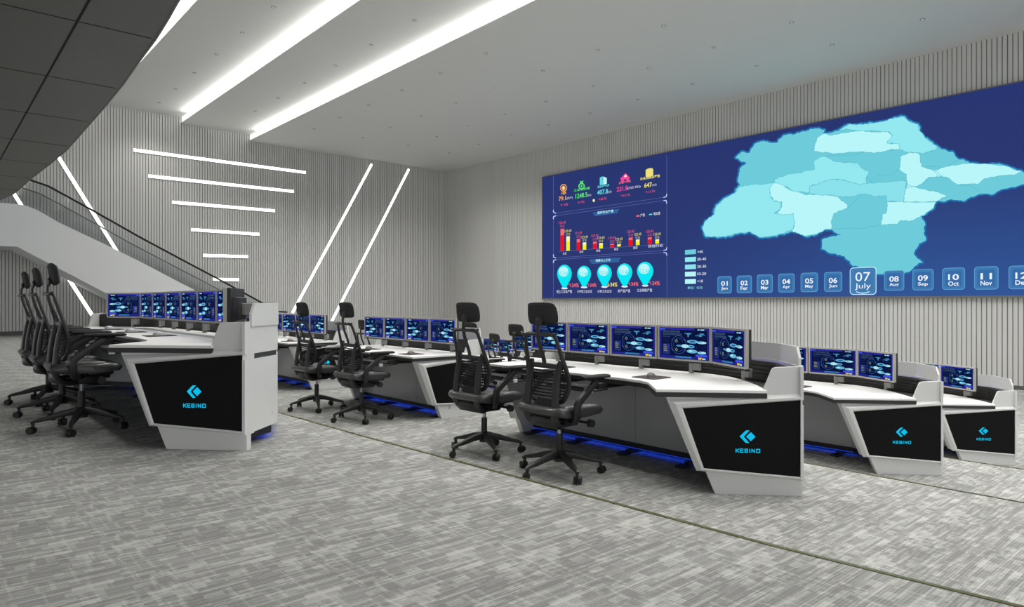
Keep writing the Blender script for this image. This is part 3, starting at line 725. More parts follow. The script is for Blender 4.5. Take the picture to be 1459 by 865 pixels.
# ================================================================== CONSOLES
PITCH = 0.545; Hc = 0.90; ZD = 0.735
def make_console(name, label, loc, n, near, far, seats, group=None):
    Lc = n*PITCH
    root = thing(name, label, 'control console', loc, 0, group)
    def side(kind):       # plan curves at an end, as (u, v), from the end inwards
        if kind == 'wing':
            return dict(R=(-.893, -.285), e=math.radians(46.3),
                        rear=[(-.893, -.285), (-.534, .091), (-.28, .195), (0, .295), (.28, .365), (.5, .39)],
                        dback=[(-.716, -.454), (-.52, -.235), (-.30, -.02), (-.08, .13), (.12, .20), (.35, .21)],
                        dfront=[(-.167, -.979), (.125, -.69), (.16, -.665), (.25, -.635), (.42, -.615), (.6, -.61)],
                        mod=[(-.56, -.50), (.03, -.10), (.3, -.10)])
        return dict(R=(0.0, .39), e=0.0, rear=[(0, .39), (.2, .39)], dback=[(0, .145), (.02, .20), (.06, .21), (.35, .21)],
                    dfront=[(0, -.615), (.25, -.615), (.6, -.61)], mod=[(0.02, -.10), (.3, -.10)])
    A, B = side(near), side(far)
    near_ = lambda l: [(v, u) for u, v in l]
    far_ = lambda l: [(v, Lc-u) for u, v in reversed(l)]
    def full(k): return near_(A[k])+far_(B[k])
    # desktop: white top on a dark core
    outline = full('dfront')+list(reversed(full('dback')))
    bm = bmesh.new(); slab(bm, outline, ZD-0.022, ZD, bev=0.004)
    link('desktop', bm, M_desk, root)
    bm = bmesh.new(); slab(bm, outline, ZD-0.055, ZD-0.0221)
    link('desk_edge', bm, M_edge, root)
    # equipment trough behind the desktop
    tb, trr = full('dback'), [(v-0.03, u) for v, u in full('rear')]
    if near == 'wing': tb[0] = (-.405, -.67); trr[0] = (-.27, -.80)
    if far == 'wing': tb[-1] = (-.405, Lc+.67); trr[-1] = (-.27, Lc+.80)
    if near == 'flat': tb[0] = (tb[0][0], .03); trr[0] = (trr[0][0], .03)
    if far == 'flat': tb[-1] = (tb[-1][0], Lc-.03); trr[-1] = (trr[-1][0], Lc-.03)
    tr = tb+list(reversed(trr))
    bm = bmesh.new(); slab(bm, tr, ZD-0.09, ZD-0.012); link('cable_trough', bm, M_slat, root)
    # slatted equipment rail
    bm = bmesh.new(); rp = full('rear'); P = [(v-0.075, u) for v, u in rp]
    P = [(p[0], min(max(p[1], 0.055 if near == 'flat' else -9), Lc-0.055 if far == 'flat' else 99)) for p in P]
    if near == 'wing': P[0] = (-.30, -.80)
    if far == 'wing': P[-1] = (-.30, Lc+.80)
    ribbon(bm, P, ZD-0.012, 0.885, -0.02)
    for k in range(5): ribbon(bm, [(v-0.0, u) for v, u in P], ZD+0.0+k*0.03, ZD+0.022+k*0.03, 0.012)
    link('slat_rail', bm, M_slat, root)
    # white glare fin on top of the rear
    f0 = [(-.83, -.219), (-.534, .091), (-.28, .195), (0, .295), (.28, .365), (.5, .39)] if near == 'wing' else [(.05, .39), (.2, .39)]
    f1_ = [(-.83, -.219), (-.534, .091), (-.28, .195), (0, .295), (.28, .365), (.5, .39)] if far == 'wing' else [(.05, .39), (.2, .39)]
    fp = near_(f0)+far_(f1_)
    fp = [(a-0.012, b) for a, b in fp]
    fp.insert(1, (fp[0][0]+(fp[1][0]-fp[0][0])*0.12, fp[0][1]+(fp[1][1]-fp[0][1])*0.12)); 
    fp.insert(-1, (fp[-1][0]+(fp[-2][0]-fp[-1][0])*0.12, fp[-1][1]+(fp[-2][1]-fp[-1][1])*0.12))
    zs = [0.955]+[1.03]*(len(fp)-2)+[0.955]
    bm = bmesh.new(); ribbon(bm, fp, 0.865, 1.03, -0.018, zs=zs); link('glare_fin', bm, M_white, root)
    bm = bmesh.new(); ribbon(bm, [(a-0.006, b) for a, b in fp[1:-1]], 0.852, 0.866, 0.012); link('fin_light', bm, M_lav, root)
    # rear panels with a dark vent line
    bm = bmesh.new(); ribbon(bm, rp, 0.1125, 0.633, 0.02); ribbon(bm, rp, 0.671, Hc, 0.02); link('rear_panel', bm, M_white, root)
    bm = bmesh.new(); vp = list(rp)
    if near == 'wing': vp[0] = tuple(Vector(rp[0]).lerp(Vector(rp[1]), .05))
    else: vp[0] = (vp[0][0], .03)
    if far == 'wing': vp[-1] = tuple(Vector(rp[-1]).lerp(Vector(rp[-2]), .05))
    else: vp[-1] = (vp[-1][0], Lc-.03)
    ribbon(bm, [(v-0.012, u) for v, u in vp], 0.632, 0.672, 0.008); link('vent_strip', bm, M_vent, root)
    # modesty panel on the operators' side, jointed every workstation
    mp = full('mod')
    bm = bmesh.new()
    ys = [mp[0], mp[1]] if near == 'wing' else [mp[0]]
    cuts = [0.72+1.09*k for k in range(8) if 0.3 < 0.72+1.09*k < Lc-0.2]
    pts = mp[:2]+[(-.10, c) for c in cuts]+mp[-2:] if near == 'wing' else [mp[0]]+[(-.10, c) for c in cuts]+(mp[-2:] if far == 'wing' else [mp[-1]])
    prev = pts[0]
    for q in pts[1:]:
        d = Vector(q)-Vector(prev); l = d.length
        if l < 0.02: prev = q; continue
        d.normalize(); a = Vector(prev)+d*0.0015; b_ = Vector(q)-d*0.0015
        ribbon(bm, [tuple(a), tuple(b_)], 0.10, ZD-0.055, -0.018); prev = q
    link('modesty_panel', bm, M_grey, root)
    # plinth, feet and blue floor light
    bm = bmesh.new(); m2 = [(v+0.03, u) for v, u in mp]; r2 = [(v-0.05, u) for v, u in rp]
    if near == 'wing': r2[0] = (-.27, -.75)
    if far == 'wing': r2[-1] = (-.27, Lc+.75)
    if near == 'flat': m2[0] = (m2[0][0], .05); r2[0] = (r2[0][0], .05)
    if far == 'flat': m2[-1] = (m2[-1][0], Lc-.05); r2[-1] = (r2[-1][0], Lc-.05)
    slab(bm, m2+list(reversed(r2)), 0.043, 0.1124); link('plinth', bm, M_plinth, root)
    bm = bmesh.new()
    ribbon(bm, [(v+0.012, u) for v, u in m2[1 if near == 'wing' else 0:-1 if far == 'wing' else None]], 0.038, 0.0429, -0.09)
    ribbon(bm, [(v-0.012, u) for v, u in r2[1 if near == 'wing' else 0:-1 if far == 'wing' else None]], 0.038, 0.0429, 0.07)
    link('floor_light', bm, M_blue, root)
    c = 0.16
    while c < Lc-0.05:
        bm = bmesh.new(); box(bm, -0.14, 0.34, c-0.022, c+0.022, 0.0, 0.037); box(bm, -0.24, -0.1401, c-0.045, c+0.045, 0.0, 0.018, 0.004)
        link('levelling_foot', bm, M_plinth, root); c += 0.62
    # end panels
    for (S, mir) in ((A, False), (B, True)):
        e = S['e']; Ru, Rv = S['R']
        dd = Vector((-math.cos(e), math.sin(e))); nn = Vector((-math.sin(e), -math.cos(e)))    # as (v, u)
        R0 = Vector((Rv, Ru))
        def fn(d, z, nrm):
            p = R0+dd*d+nn*nrm
            return (p.x, (Lc-p.y) if mir else p.y, z)
        body = [(0, .105), (0, .700), (.885, .645), (.945, .678), (.70, .160), (.655, .147)]
        bm = bmesh.new()
        # shoulder block under the desk edge and the panel core
        prism(bm, [(0, .105), (0, .70), (.93, .678), (.715, .165)], fn, -0.14, -0.025)
        body_o = link('end_panel', bm, M_white, root)
        # chamfered frame round the black inset
        outer = [(0, .105), (0, .712), (.925, .665), (.722, .160)]; mid = [(.014, .125), (.014, .690), (.870, .632), (.690, .172)]; inner = [(.02, .137), (.02, .668), (.818, .600), (.672, .183)]
        bm = bmesh.new()
        lays = [[fn(a, b, -0.03) for a, b in outer], [fn(a, b, 0.0) for a, b in mid], [fn(a, b, 0.0) for a, b in [(x*0.35+y*0.65, z*0.35+w*0.65) for (x, z), (y, w) in zip(mid, inner)]], [fn(a, b, -0.012) for a, b in inner]]
        L_ = [[bm.verts.new(p) for p in l] for l in lays]
        for i in range(3):
            for k in range(4): bm.faces.new((L_[i][k], L_[i][(k+1) % 4], L_[i+1][(k+1) % 4], L_[i+1][k]))
        bm.faces.new(L_[3]); 
        bmesh.ops.recalc_face_normals(bm, faces=bm.faces[:])
        bmesh.ops.delete(bm, geom=[max(bm.faces, key=lambda f: 0)] if False else [], context='FACES')
        link('panel_frame', bm, M_white, body_o)
        bm = bmesh.new(); prism(bm, [(a, b) for a, b in inner], fn, -0.02, -0.0105); link('inset_panel', bm, M_black, body_o)
        bm = bmesh.new(); prism(bm, [(0.0, 0.0), (0, .125), (.66, .165), (.592, 0.0)], fn, -0.09, -0.028); link('kick_block', bm, M_white, body_o)
        bm = bmesh.new()
        pp = [(0, .66), (0, .875), (.006, .893), (.02, .90), (.175, .893), (.197, .887), (.207, .872), (.262, .735), (.262, .66)]
        prism(bm, pp, fn, -0.05, -0.028, bev=0.003); link('side_plate', bm, M_white, body_o)
        # logo: chevron and lozenge over the name
        bm = bmesh.new(); off = -0.0098
        lf = (lambda a, b: fn(.375-a, .41+b, off)) if not mir else (lambda a, b: fn(.375+a, .41+b, off))
        k = 0.0046/14.4*1.02
        def lp(x, y): return ((x-570)*k, -(y-385)*k*1.0)
        for pts in ([(405, 385), (520, 268), (540, 252), (612, 252), (490, 385), (602, 515), (585, 522), (535, 520), (520, 508)], [(540, 385), (638, 288), (736, 385), (638, 482)]):
            poly(bm, [lp(*p) for p in pts], lf)
        # letters K E B I N O, extra wide
        def stroke(cx_, segs):
            for (ax, ay, bx, by) in segs:
                x0, y0 = cx_+ax*62, 722-ay*70; x1, y1 = cx_+bx*62, 722-by*70
                l = math.hypot(x1-x0, y1-y0); nx, ny = -(y1-y0)/l*8.5, (x1-x0)/l*8.5
                ex, ey = (x1-x0)/l*7, (y1-y0)/l*7
                poly(bm, [lp(x0-ex+nx, y0-ey+ny), lp(x1+ex+nx, y1+ey+ny), lp(x1+ex-nx, y1+ey-ny), lp(x0-ex-nx, y0-ey-ny)], lf)
        stroke(330, [(0, 0, 0, 1), (.1, .5, 1, 1), (.2, .55, 1, 0)]); stroke(422, [(0, 0, 0, 1), (0, 0, .9, 0), (0, .5, .8, .5), (0, 1, .9, 1)])
        stroke(515, [(0, 0, 0, 1), (0, 0, .85, 0), (0, .5, .85, .5), (0, 1, .85, 1), (.85, 0, .85, 1)]); stroke(615, [(0, 0, 0, 1)])
        stroke(660, [(0, 0, 0, 1), (0, 1, .9, 0), (.9, 0, .9, 1)]); stroke(757, [(0, 0, 0, 1), (0, 0, 1.05, 0), (0, 1, 1.05, 1), (1.05, 0, 1.05, 1)])
        link('logo', bm, M_logo, body_o)
    # keyboard trays
    for s in seats:
        bm = bmesh.new(); box(bm, -0.84, -0.60, s-0.275, s+0.275, ZD-0.115, ZD-0.100, 0.004)
        box(bm, -0.70, -0.30, s-0.26, s-0.23, ZD-0.10, ZD-0.056); box(bm, -0.70, -0.30, s+0.23, s+0.26, ZD-0.10, ZD-0.056)
        tr_ = link('keyboard_tray', bm, M_edge, root)
        bm = bmesh.new(); box(bm, -0.845, -0.80, s-0.292, s-0.276, ZD-0.120, ZD-0.085, 0.005); link('tray_end', bm, M_white, tr_)
    return root

LROW = {
 'L': ('long console on the top tier at the left', (1.984, 5.68, TZ[0]), 6, 'wing', 'wing'),
 'A': ('big console in the centre foreground on the second tier', (4.889, 3.126, TZ[1]), 4, 'wing', 'flat'),
 'B': ('console behind the big central one on the second tier', (4.755, 6.46, TZ[1]), 4, 'flat', 'flat'),
 'C': ('far console on the second tier near the stair foot', (4.74, 9.85, TZ[1]), 4, 'flat', 'flat'),
 'D': ('console just right of the big central one on the third tier', (7.644, 3.102, TZ[2]), 4, 'wing', 'flat'),
 'E': ('middle console of the third tier seen between chairs', (7.50, 6.45, TZ[2]), 4, 'flat', 'flat'),
 'F': ('rightmost console on the lowest tier by the video wall', (10.231, 3.099, TZ[3]), 4, 'wing', 'flat'),
 'H': ('farthest console on the lowest tier near the room corner', (9.75, 10.05, TZ[3]), 4, 'flat', 'flat')}
CL = {
 'L': 'long white control console with seven visible monitors and three chairs, at the left',
 'A': 'large white curved control console in centre foreground with two chairs behind its near monitors',
 'B': 'white control console behind the nearest pair of chairs, its logo panel half hidden',
 'C': 'white control console farthest down the second row, beyond the left white console',
 'D': 'white curved control console standing right of the large central one, second lit logo from right',
 'E': 'white control console partly seen between the two nearest chairs, one tier down',
 'F': 'white curved control console at the far right edge, lowest tier',
 'H': 'small-looking farthest white control console seen just beside a distant headrest'}
SEATS = {'L': [0.86, 1.84, 2.82], 'A': [0.88, 1.80], 'B': [0.62, 1.60], 'C': [0.6, 1.6], 'D': [0.7, 1.66], 'E': [0.7, 1.66], 'F': [0.7, 1.66], 'H': [0.5, 1.6]}
for k, (ph, loc, n, a, b) in LROW.items():
    make_console('control_console', CL[k], loc, n, a, b, SEATS[k], 'white control consoles on the tiers')

# ================================================================== MONITORS
def screen_mesh(mir):
    bm = bmesh.new(); w, h = 0.495, 0.262
    s = -1 if mir else 1
    def f(off):   # picture coordinates 0..100 x 0..100 (y down); screen faces -x, viewer's right is -y
        return lambda a, b: (-0.0205-off, s*(0.5-a/100)*w, (0.5-b/100)*h)
    def q(x0, y0, x1, y1, mi, off=0.0004): poly(bm, [(x0, y0), (x1, y0), (x1, y1), (x0, y1)], f(off), mi)
    def ell(cx_, cy_, rx, ry, mi, off, inner=None, k=20, a0=0, a1=360):
        F_ = f(off)
        for i in range(k):
            t0 = math.radians(a0+(a1-a0)*i/k); t1 = math.radians(a0+(a1-a0)*(i+1)/k)
            if inner:
                pts = [(cx_+rx*math.cos(t0), cy_+ry*math.sin(t0)), (cx_+rx*math.cos(t1), cy_+ry*math.sin(t1)), (cx_+rx*inner*math.cos(t1), cy_+ry*inner*math.sin(t1)), (cx_+rx*inner*math.cos(t0), cy_+ry*inner*math.sin(t0))]
            else: pts = [(cx_, cy_), (cx_+rx*math.cos(t0), cy_+ry*math.sin(t0)), (cx_+rx*math.cos(t1), cy_+ry*math.sin(t1))]
            fc = bm.faces.new([bm.verts.new(F_(*p)) for p in pts]); fc.material_index = mi
    q(0, 0, 100, 100, 1, 0); q(4, 7, 96, 91, 0)
    q(18, 1.5, 68, 6, 2); q(0, 2, 12, 9, 3); q(72, 0, 90, 8, 0, 0.0008)
    for i, (x, w_) in enumerate(((78, 3), (82, 1.5), (84.5, 6))): q(x, 3, x+w_, 6.5, 5, 0.0012)
    # heading blocks made of little letter strokes
    r = random.Random(3)
    for (x0, x1, y0, y1) in ((7, 41, 9, 16), (7, 46, 18, 25)):
        x = x0
        while x < x1: 
            ww = r.uniform(1.4, 2.6); q(x, y0, x+ww, y1, 4); x += ww+0.6
    q(7, 28, 23, 31, 6)
    for i in range(5): q(7, 34+3*i, 20, 35.6+3*i, 7)
    q(7, 53, 22, 88, 7, 0.0006)
    for i in range(4): q(9, 57+6*i, 15+(i % 2)*2, 59.4+6*i, 8, 0.0010)
    q(18, 55, 20.5, 70, 2, 0.001)
    # target rings
    ell(40, 55, 15, 30, 6, 0.0006, 0.96, 30); ell(40, 55, 11, 22, 9, 0.0006, 0.95, 26, 30, 330)
    for (a, b) in ((25, 40), (140, 160), (205, 215), (320, 335)): ell(40, 55, 16, 32, 6, 0.0008, 0.90, 5, a, b)
    for cy_ in (43, 71): ell(35.5, cy_, 3, 6, 8, 0.0012, 0.6, 4)
    # glowing craft shapes
    ell(68, 43, 11, 5.5, 10, 0.0014); ell(68, 43, 6, 2.6, 9, 0.0018); ell(86, 45, 9, 4, 5, 0.0014); ell(83, 45, 4, 2.2, 10, 0.0018)
    ell(42, 58, 7, 3, 11, 0.0012); ell(53, 58.5, 7.5, 6, 5, 0.0016); ell(64, 59, 8, 5, 10, 0.0014); ell(66, 59, 4, 2.2, 9, 0.0018)
    ell(67, 74, 10.5, 6, 10, 0.0014); ell(64, 73, 4, 3, 5, 0.0018); ell(86, 77, 8.5, 4, 5, 0.0014); ell(83, 77, 3, 2, 10, 0.0018)
    for (x0, y0, x1, y1) in ((52, 16, 66, 18), (56, 18, 63, 21), (58, 21, 60.5, 28), (77, 20, 92, 21.5), (82, 16, 90, 19), (80, 22, 86, 26), (73, 23, 78, 24.5)): q(x0, y0, x1, y1, 11, 0.0008)
    for i in range(26):
        x = r.uniform(46, 94); y = r.uniform(28, 86); q(x, y, x+r.uniform(1, 4), y+1.0, 9 if i % 3 else 7, 0.0005)
    q(74, 83, 96, 90, 3, 0.001); q(32, 91, 66, 97, 9, 0.001)
    for i in range(8): q(34+4*i, 92.5, 36.5+4*i, 96, 11, 0.0013)
    poly(bm, [(79, 90), (82, 94), (85, 90.5), (84.5, 98), (80, 99)], f(0.0014), 12); q(86, 94, 93, 98, 5, 0.0014); q(85, 92, 88, 95, 13, 0.0016)
    return bm
scr_m = [emis('hud_navy', (10, 20, 62)), emis('hud_frame', (34, 38, 132)), emis('hud_violet', (44, 40, 168)), emis('hud_blue', (60, 84, 226)), emis('hud_steel', (96, 128, 172)), emis('hud_pale', (170, 226, 240)),
         emis('hud_slate', (62, 92, 150)), emis('hud_dim', (34, 50, 108)), emis('hud_olive', (140, 146, 96)), emis('hud_deep', (34, 84, 148)), emis('hud_sky', (98, 176, 212)), emis('hud_cyan', (70, 146, 190)),
         emis('hud_gold', (236, 200, 40)), emis('hud_orange', (230, 110, 40))]
def make_monitor(mir):
    """screen plane at x=0, centre of the picture at z=0; faces -x"""
    t = thing('monitor', '', 'monitor')
    bm = bmesh.new(); W, H = 0.535, 0.298
    w, h = 0.2475+0.0015, 0.131+0.0015
    zo = 0.0
    # picture-frame bezel
    for (y0, y1, z0, z1) in ((-W/2, -w, -H/2, H/2), (w, W/2, -H/2, H/2), (-w, w, h, H/2), (-w, w, -H/2, -h)):
        box(bm, -0.024, 0.004, y0, y1, z0, z1, 0.002)
    link('bezel', bm, M_silver, t)
    bm = bmesh.new(); box(bm, -0.0204, 0.0, -w, w, -h, h); pn = link('backing', bm, M_house, t)
    bm = screen_mesh(mir); link('screen', bm, scr_m, t)
    bm = bmesh.new(); box(bm, 0.004, 0.03, -W/2+0.004, W/2-0.004, -H/2+0.004, H/2-0.002, 0.006)
    prism(bm, [(-0.17, -0.11), (0.17, -0.11), (0.17, 0.08), (-0.17, 0.08)], lambda a, b, s: (s, a*(1-(s-0.03)*3), b*(1-(s-0.03)*3)), 0.03, 0.065)
    link('rear_housing', bm, M_house, t)
    bm = bmesh.new(); box(bm, -0.018, 0.01, -W/2+0.02, W/2-0.02, -H/2-0.012, -H/2-0.004); box(bm, -0.02, 0.012, -W/2, -W/2+0.012, -H/2-0.014, -H/2+0.002); box(bm, -0.02, 0.012, W/2-0.012, W/2, -H/2-0.014, -H/2+0.002)
    box(bm, -0.019, -0.01, 0.19, 0.20, -H/2-0.014, -H/2)
    link('lower_rail', bm, [M_house], t)
    zc = (0.8485+1.1467)/2
    bm = bmesh.new(); cyl(bm, (0.135, 0.028, ZD-0.012-zc), (0.135, 0.028, -0.05), 0.021, seg=20); cyl(bm, (0.135, 0.028, -0.065), (0.135, 0.028, -0.03), 0.027, seg=20)
    link('mount_post', bm, M_mount, t)
    bm = bmesh.new(); box(bm, 0.115, 0.16, -0.055, 0.008, -0.235, -0.165, 0.006); link('mount_clamp', bm, M_mount, t)
    bm = bmesh.new(); box(bm, 0.06, 0.15, -0.02, 0.04, -0.06, 0.03, 0.005); link('tilt_head', bm, M_mount, t)
    return t
ZM = (0.8485+1.1467)/2
proto = {False: make_monitor(False), True: make_monitor(True)}
used = {False: False, True: False}
ords = ['nearest', 'second', 'third', 'fourth', 'fifth', 'sixth', 'seventh', 'farthest']
def place_monitor(loc, rz, label, group, mir):
    if not used[mir]:
        o = proto[mir]; o.location = loc; o.rotation_euler = (0, 0, rz); o['label'] = label; o['group'] = group; used[mir] = True; return o
    return dup(proto[mir], loc, rz, label, group)
# phrases that let a reader find each desk
short = {'L': 'left console', 'A': 'large central console', 'B': 'console behind the nearest chairs', 'C': 'far console beyond the left one', 'D': 'console right of the central one', 'E': 'third-tier console seen between chairs',
         'F': 'console at the right edge', 'H': 'farthest small console'}
vis = {'L': range(-1, 7), 'A': range(-1, 4), 'B': range(0, 4), 'C': range(0, 4), 'D': range(-1, 2), 'E': range(3, 4), 'F': range(-1, 1), 'H': range(2, 4)}
w30 = math.radians(30)
for k, (ph, loc, n, a, b) in LROW.items():
    x0, y0, z0 = loc
    cnt = 0
    for i in vis[k]:
        mir = (k == 'L') or (k in 'BC' and i > 0) 
        if i == -1:
            c = (-math.sin(w30)*PITCH/2, -math.cos(w30)*PITCH/2); rz = -w30
            lab = 'angled end monitor at the near end of the %s' % short[k]
            if k == 'L': lab = 'near end monitor of the left console, seen from its black back'
        elif i == n:
            c = (-math.sin(w30)*PITCH/2, n*PITCH+math.cos(w30)*PITCH/2); rz = w30
            lab = 'wide looking angled monitor at the far end of the left console'
        else:
            c = (0, (i+0.5)*PITCH); rz = 0
            if k == 'E': lab = 'blue screened monitor glimpsed left of the nearest headrest, one tier down'
            elif k == 'H': lab = ['blue screened monitor behind the most distant headrest', 'tiny blue screened monitor left of the most distant headrest'][i-2]
            elif k in 'DF': lab = '%s straight-on monitor from the near end of the %s' % (['first', 'second'][i], short[k])
            else: lab = '%s straight row monitor from the near end of the %s' % (['first', 'second', 'third', 'fourth', 'fifth', 'sixth'][i], short[k])
        place_monitor((x0+c[0], y0+c[1], z0+ZM), rz, lab, 'monitors on the ' + short[k], mir)

# ================================================================== MICE, PADS, KEYBOARDS
def make_mouse(m):
    bm = bmesh.new()
    bmesh.ops.create_uvsphere(bm, u_segments=20, v_segments=12, radius=1)
    for v in bm.verts:
        x, y, z = v.co
        v.co = (x*0.058, y*0.033*(1-0.12*x), max(z, 0)*0.036*(1-0.35*x))
    o = finish(link('mouse', bm, m), 60); return o
def make_pad():
    bm = bmesh.new(); slab(bm, [(a, b) for a, b in [(-.12, -.10), (-.10, -.12), (.10, -.12), (.12, -.10), (.12, .10), (.10, .12), (-.10, .12), (-.12, .10)]], 0, 0.004)
    return link('mouse_pad', bm, M_pad)
def make_keyboard():
    t = thing('keyboard', '', 'keyboard')
    bm = bmesh.new(); box(bm, -0.075, 0.075, -0.225, 0.225, 0.0, 0.018, 0.004); link('keyboard_base', bm, M_house, t)
    bm = bmesh.new()
    for r in range(5):
        for c in range(15): box(bm, 0.045-r*0.028-0.011, 0.045-r*0.028+0.011, -0.205+c*0.0275, -0.205+c*0.0275+0.023, 0.018, 0.026, 0.0)
    link('keys', bm, M_key, t)
    return t
mouse_p = {'g': make_mouse(M_mouseg), 'w': make_mouse(M_mousew)}; mu_used = {'g': 0, 'w': 0}
pad_p = make_pad(); kb_p = make_keyboard(); pu = [0, 0]
spots = {'A': [(-.41, .31), (-.36, 1.42)], 'L': [(-.38, .95), (-.40, 1.93), (-.42, 2.82)], 'B': [(-.41, .35), (-.38, 1.40)], 'C': [(-.40, .4)], 'D': [(-.41, .48)], 'E': [], 'F': [], 'H': []}
for k, l in spots.items():
    x0, y0, z0 = LROW[k][1]
    for i, (v, u) in enumerate(l):
        od = ['nearest', 'second', 'third'][i]
        p = (x0+v, y0+u, z0+ZD+0.001)
        lab = '%s dark square mouse pad on the %s' % (od, short[k])
        if pu[0] == 0: pad_p.location = p; pad_p['category'] = 'mouse pad'; pad_p['label'] = lab; pad_p['group'] = 'mouse pads on the desks'; pu[0] = 1
        else: c = pad_p.copy(); C.objects.link(c); c.location = p; c['label'] = lab
        kd = 'w' if k == 'L' else 'g'
        lab = '%s %s computer mouse on the %s' % (od, 'pale' if kd == 'w' else 'grey', short[k])
        p = (p[0], p[1], p[2]+0.0045)
        if mu_used[kd] == 0: c = mouse_p[kd]; mu_used[kd] = 1
        else: c = mouse_p[kd].copy(); C.objects.link(c)
        c.location = p; c.rotation_euler = (0, 0, 0.2); c['category'] = 'mouse'; c['label'] = lab; c['group'] = 'computer mice on the desks'
for k in ('A', 'L', 'B'):
    x0, y0, z0 = LROW[k][1]
    for i, s in enumerate(SEATS[k]):
        lab = '%s keyboard on the pull-out tray of the %s' % (['nearest', 'second', 'third'][i], short[k])
        p = (x0-0.76, y0+s, z0+ZD-0.0995)
        if pu[1] == 0: kb_p.location = p; kb_p['label'] = lab; kb_p['group'] = 'keyboards on the pull-out trays'; pu[1] = 1
        else: dup(kb_p, p, 0, lab, 'keyboards on the pull-out trays')

# ================================================================== CHAIRS
def make_chair():
    t = thing('office_chair', '', 'chair')
    ph = math.radians(33)
    for k in range(5):
        a = ph+k*2*PI/5; d = Vector((math.cos(a), math.sin(a), 0)); s = Vector((-math.sin(a), math.cos(a), 0))
        bm = bmesh.new()
        tube(bm, [d*0.02+Vector((0, 0, .155)), d*0.12+Vector((0, 0, .142)), d*0.24+Vector((0, 0, .112)), d*0.315+Vector((0, 0, .098)), d*0.34+Vector((0, 0, .085))], [.032, .028, .022, .018, .014], [.032, .026, .018, .014, .010], ref=s)
        tube(bm, [d*0.325+Vector((0, 0, .095)), d*0.325+Vector((0, 0, .06))], .012, .012, ref=s)
        finish(link('leg', bm, M_chair, t))
        bm = bmesh.new(); c = d*0.335+Vector((0, 0, .030)); ax = Vector((math.cos(a+0.9), math.sin(a+0.9), 0))
        for q in (-1, 1): cyl(bm, c+ax*q*0.006, c+ax*q*0.028, 0.030, 0.027, seg=18)
        cyl(bm, c-ax*0.01, c+ax*0.01, 0.014, seg=10); cyl(bm, c+Vector((0, 0, 0.0)), d*0.325+Vector((0, 0, .07)), 0.012, 0.009, seg=10)
        finish(link('caster', bm, M_caster, t))
    bm = bmesh.new(); cyl(bm, (0, 0, .10), (0, 0, .175), .045, .038, 20); cyl(bm, (0, 0, .17), (0, 0, .315), .027, .026, 20); finish(link('gas_column', bm, M_chair, t))
    bm = bmesh.new(); cyl(bm, (0, 0, .31), (0, 0, .385), .015, .015, 20); finish(link('piston', bm, M_chrome, t))
    bm = bmesh.new(); box(bm, -.14, .13, -.09, .09, .375, .445, .02); box(bm, -.05, .20, -.055, .055, .41, .475, .015)
    box(bm, .02, .20, -.17, .17, .45, .480, .01); finish(link('tilt_mechanism', bm, M_chair, t))
    bm = bmesh.new(); cyl(bm, (.10, -.09, .415), (.10, -.235, .415), .010, .010, 10); cyl(bm, (.10, -.225, .415), (.10, -.262, .415), .032, .028, 18)
    finish(link('tension_knob', bm, M_chair, t))
    # seat: rounded pad with waterfall front
    bm = bmesh.new()
    prof = [(-.235, .500), (-.245, .525), (-.225, .552), (-.12, .562), (.05, .560), (.17, .556), (.235, .540), (.262, .510), (.240, .482), (.12, .468), (-.10, .468), (-.20, .478)]
    secs = [(-.250, .80, -.012), (-.243, .92, .0), (-.22, .975, .004), (-.15, 1, .0), (0, 1, -.004), (.15, 1, .0), (.22, .975, .004), (.243, .92, .0), (.250, .80, -.012)]
    rings = []
    for y, s, dz in secs:
        zc_ = .512; xc = .01
        edge = abs(y) > .24
        rings.append([bm.verts.new((xc+(p[0]-xc)*(s if abs(y) > .2 else 1), y, zc_+(p[1]-zc_)*(0.55 if edge and abs(y) > .245 else (0.85 if edge else 1))+dz)) for p in prof])
    for i in range(len(rings)-1):
        for k in range(len(prof)): bm.faces.new((rings[i][k], rings[i][(k+1) % len(prof)], rings[i+1][(k+1) % len(prof)], rings[i+1][k]))
    bm.faces.new(rings[0]); bm.faces.new(list(reversed(rings[-1])))
    bmesh.ops.recalc_face_normals(bm, faces=bm.faces[:])
    finish(link('seat', bm, M_seat, t), 50)
    # arms
    for s in (-1, 1):
        bm = bmesh.new()
        pts = [(-.02, s*.13, .452), (-.06, s*.22, .450), (-.09, s*.27, .47), (-.10, s*.288, .53), (-.095, s*.29, .585), (-.05, s*.29, .625), (.04, s*.287, .69), (.12, s*.28, .748)]
        tube(bm, catmull(pts, 3), .021, .029, ref=(0, 1, 0))
        tube(bm, [(.06, s*.28, .757), (.18, s*.28, .757)], .035, .009)
        finish(link('arm', bm, M_chair, t))
        bm = bmesh.new()
        tube(bm, [(-.03, s*.275, .775), (-.01, s*.275, .777), (.07, s*.28, .777), (.17, s*.28, .777), (.24, s*.275, .776), (.265, s*.27, .774)], [.022, .038, .045, .048, .042, .02], [.010, .014, .015, .015, .014, .008], seg=12)
        finish(link('armrest_pad', bm, M_mesh, t))
    n_before = len(bpy.data.objects); kid0 = set(kids(t))
    # back frame: closed loop following the curved side profile
    def bx(z):
        pr = [(.58, -.165), (.66, -.150), (.74, -.148), (.82, -.165), (.92, -.198), (1.02, -.232), (1.12, -.262)]
        for (z0, x0), (z1, x1) in zip(pr, pr[1:]):
            if z <= z1: return x0+(x1-x0)*(z-z0)/(z1-z0)
        return pr[-1][1]
    half = [(0, 1.105), (.12, 1.103), (.172, 1.085), (.190, 1.02), (.203, .94), (.218, .86), (.232, .78), (.232, .72), (.218, .66), (.185, .605), (.12, .585), (0, .58)]
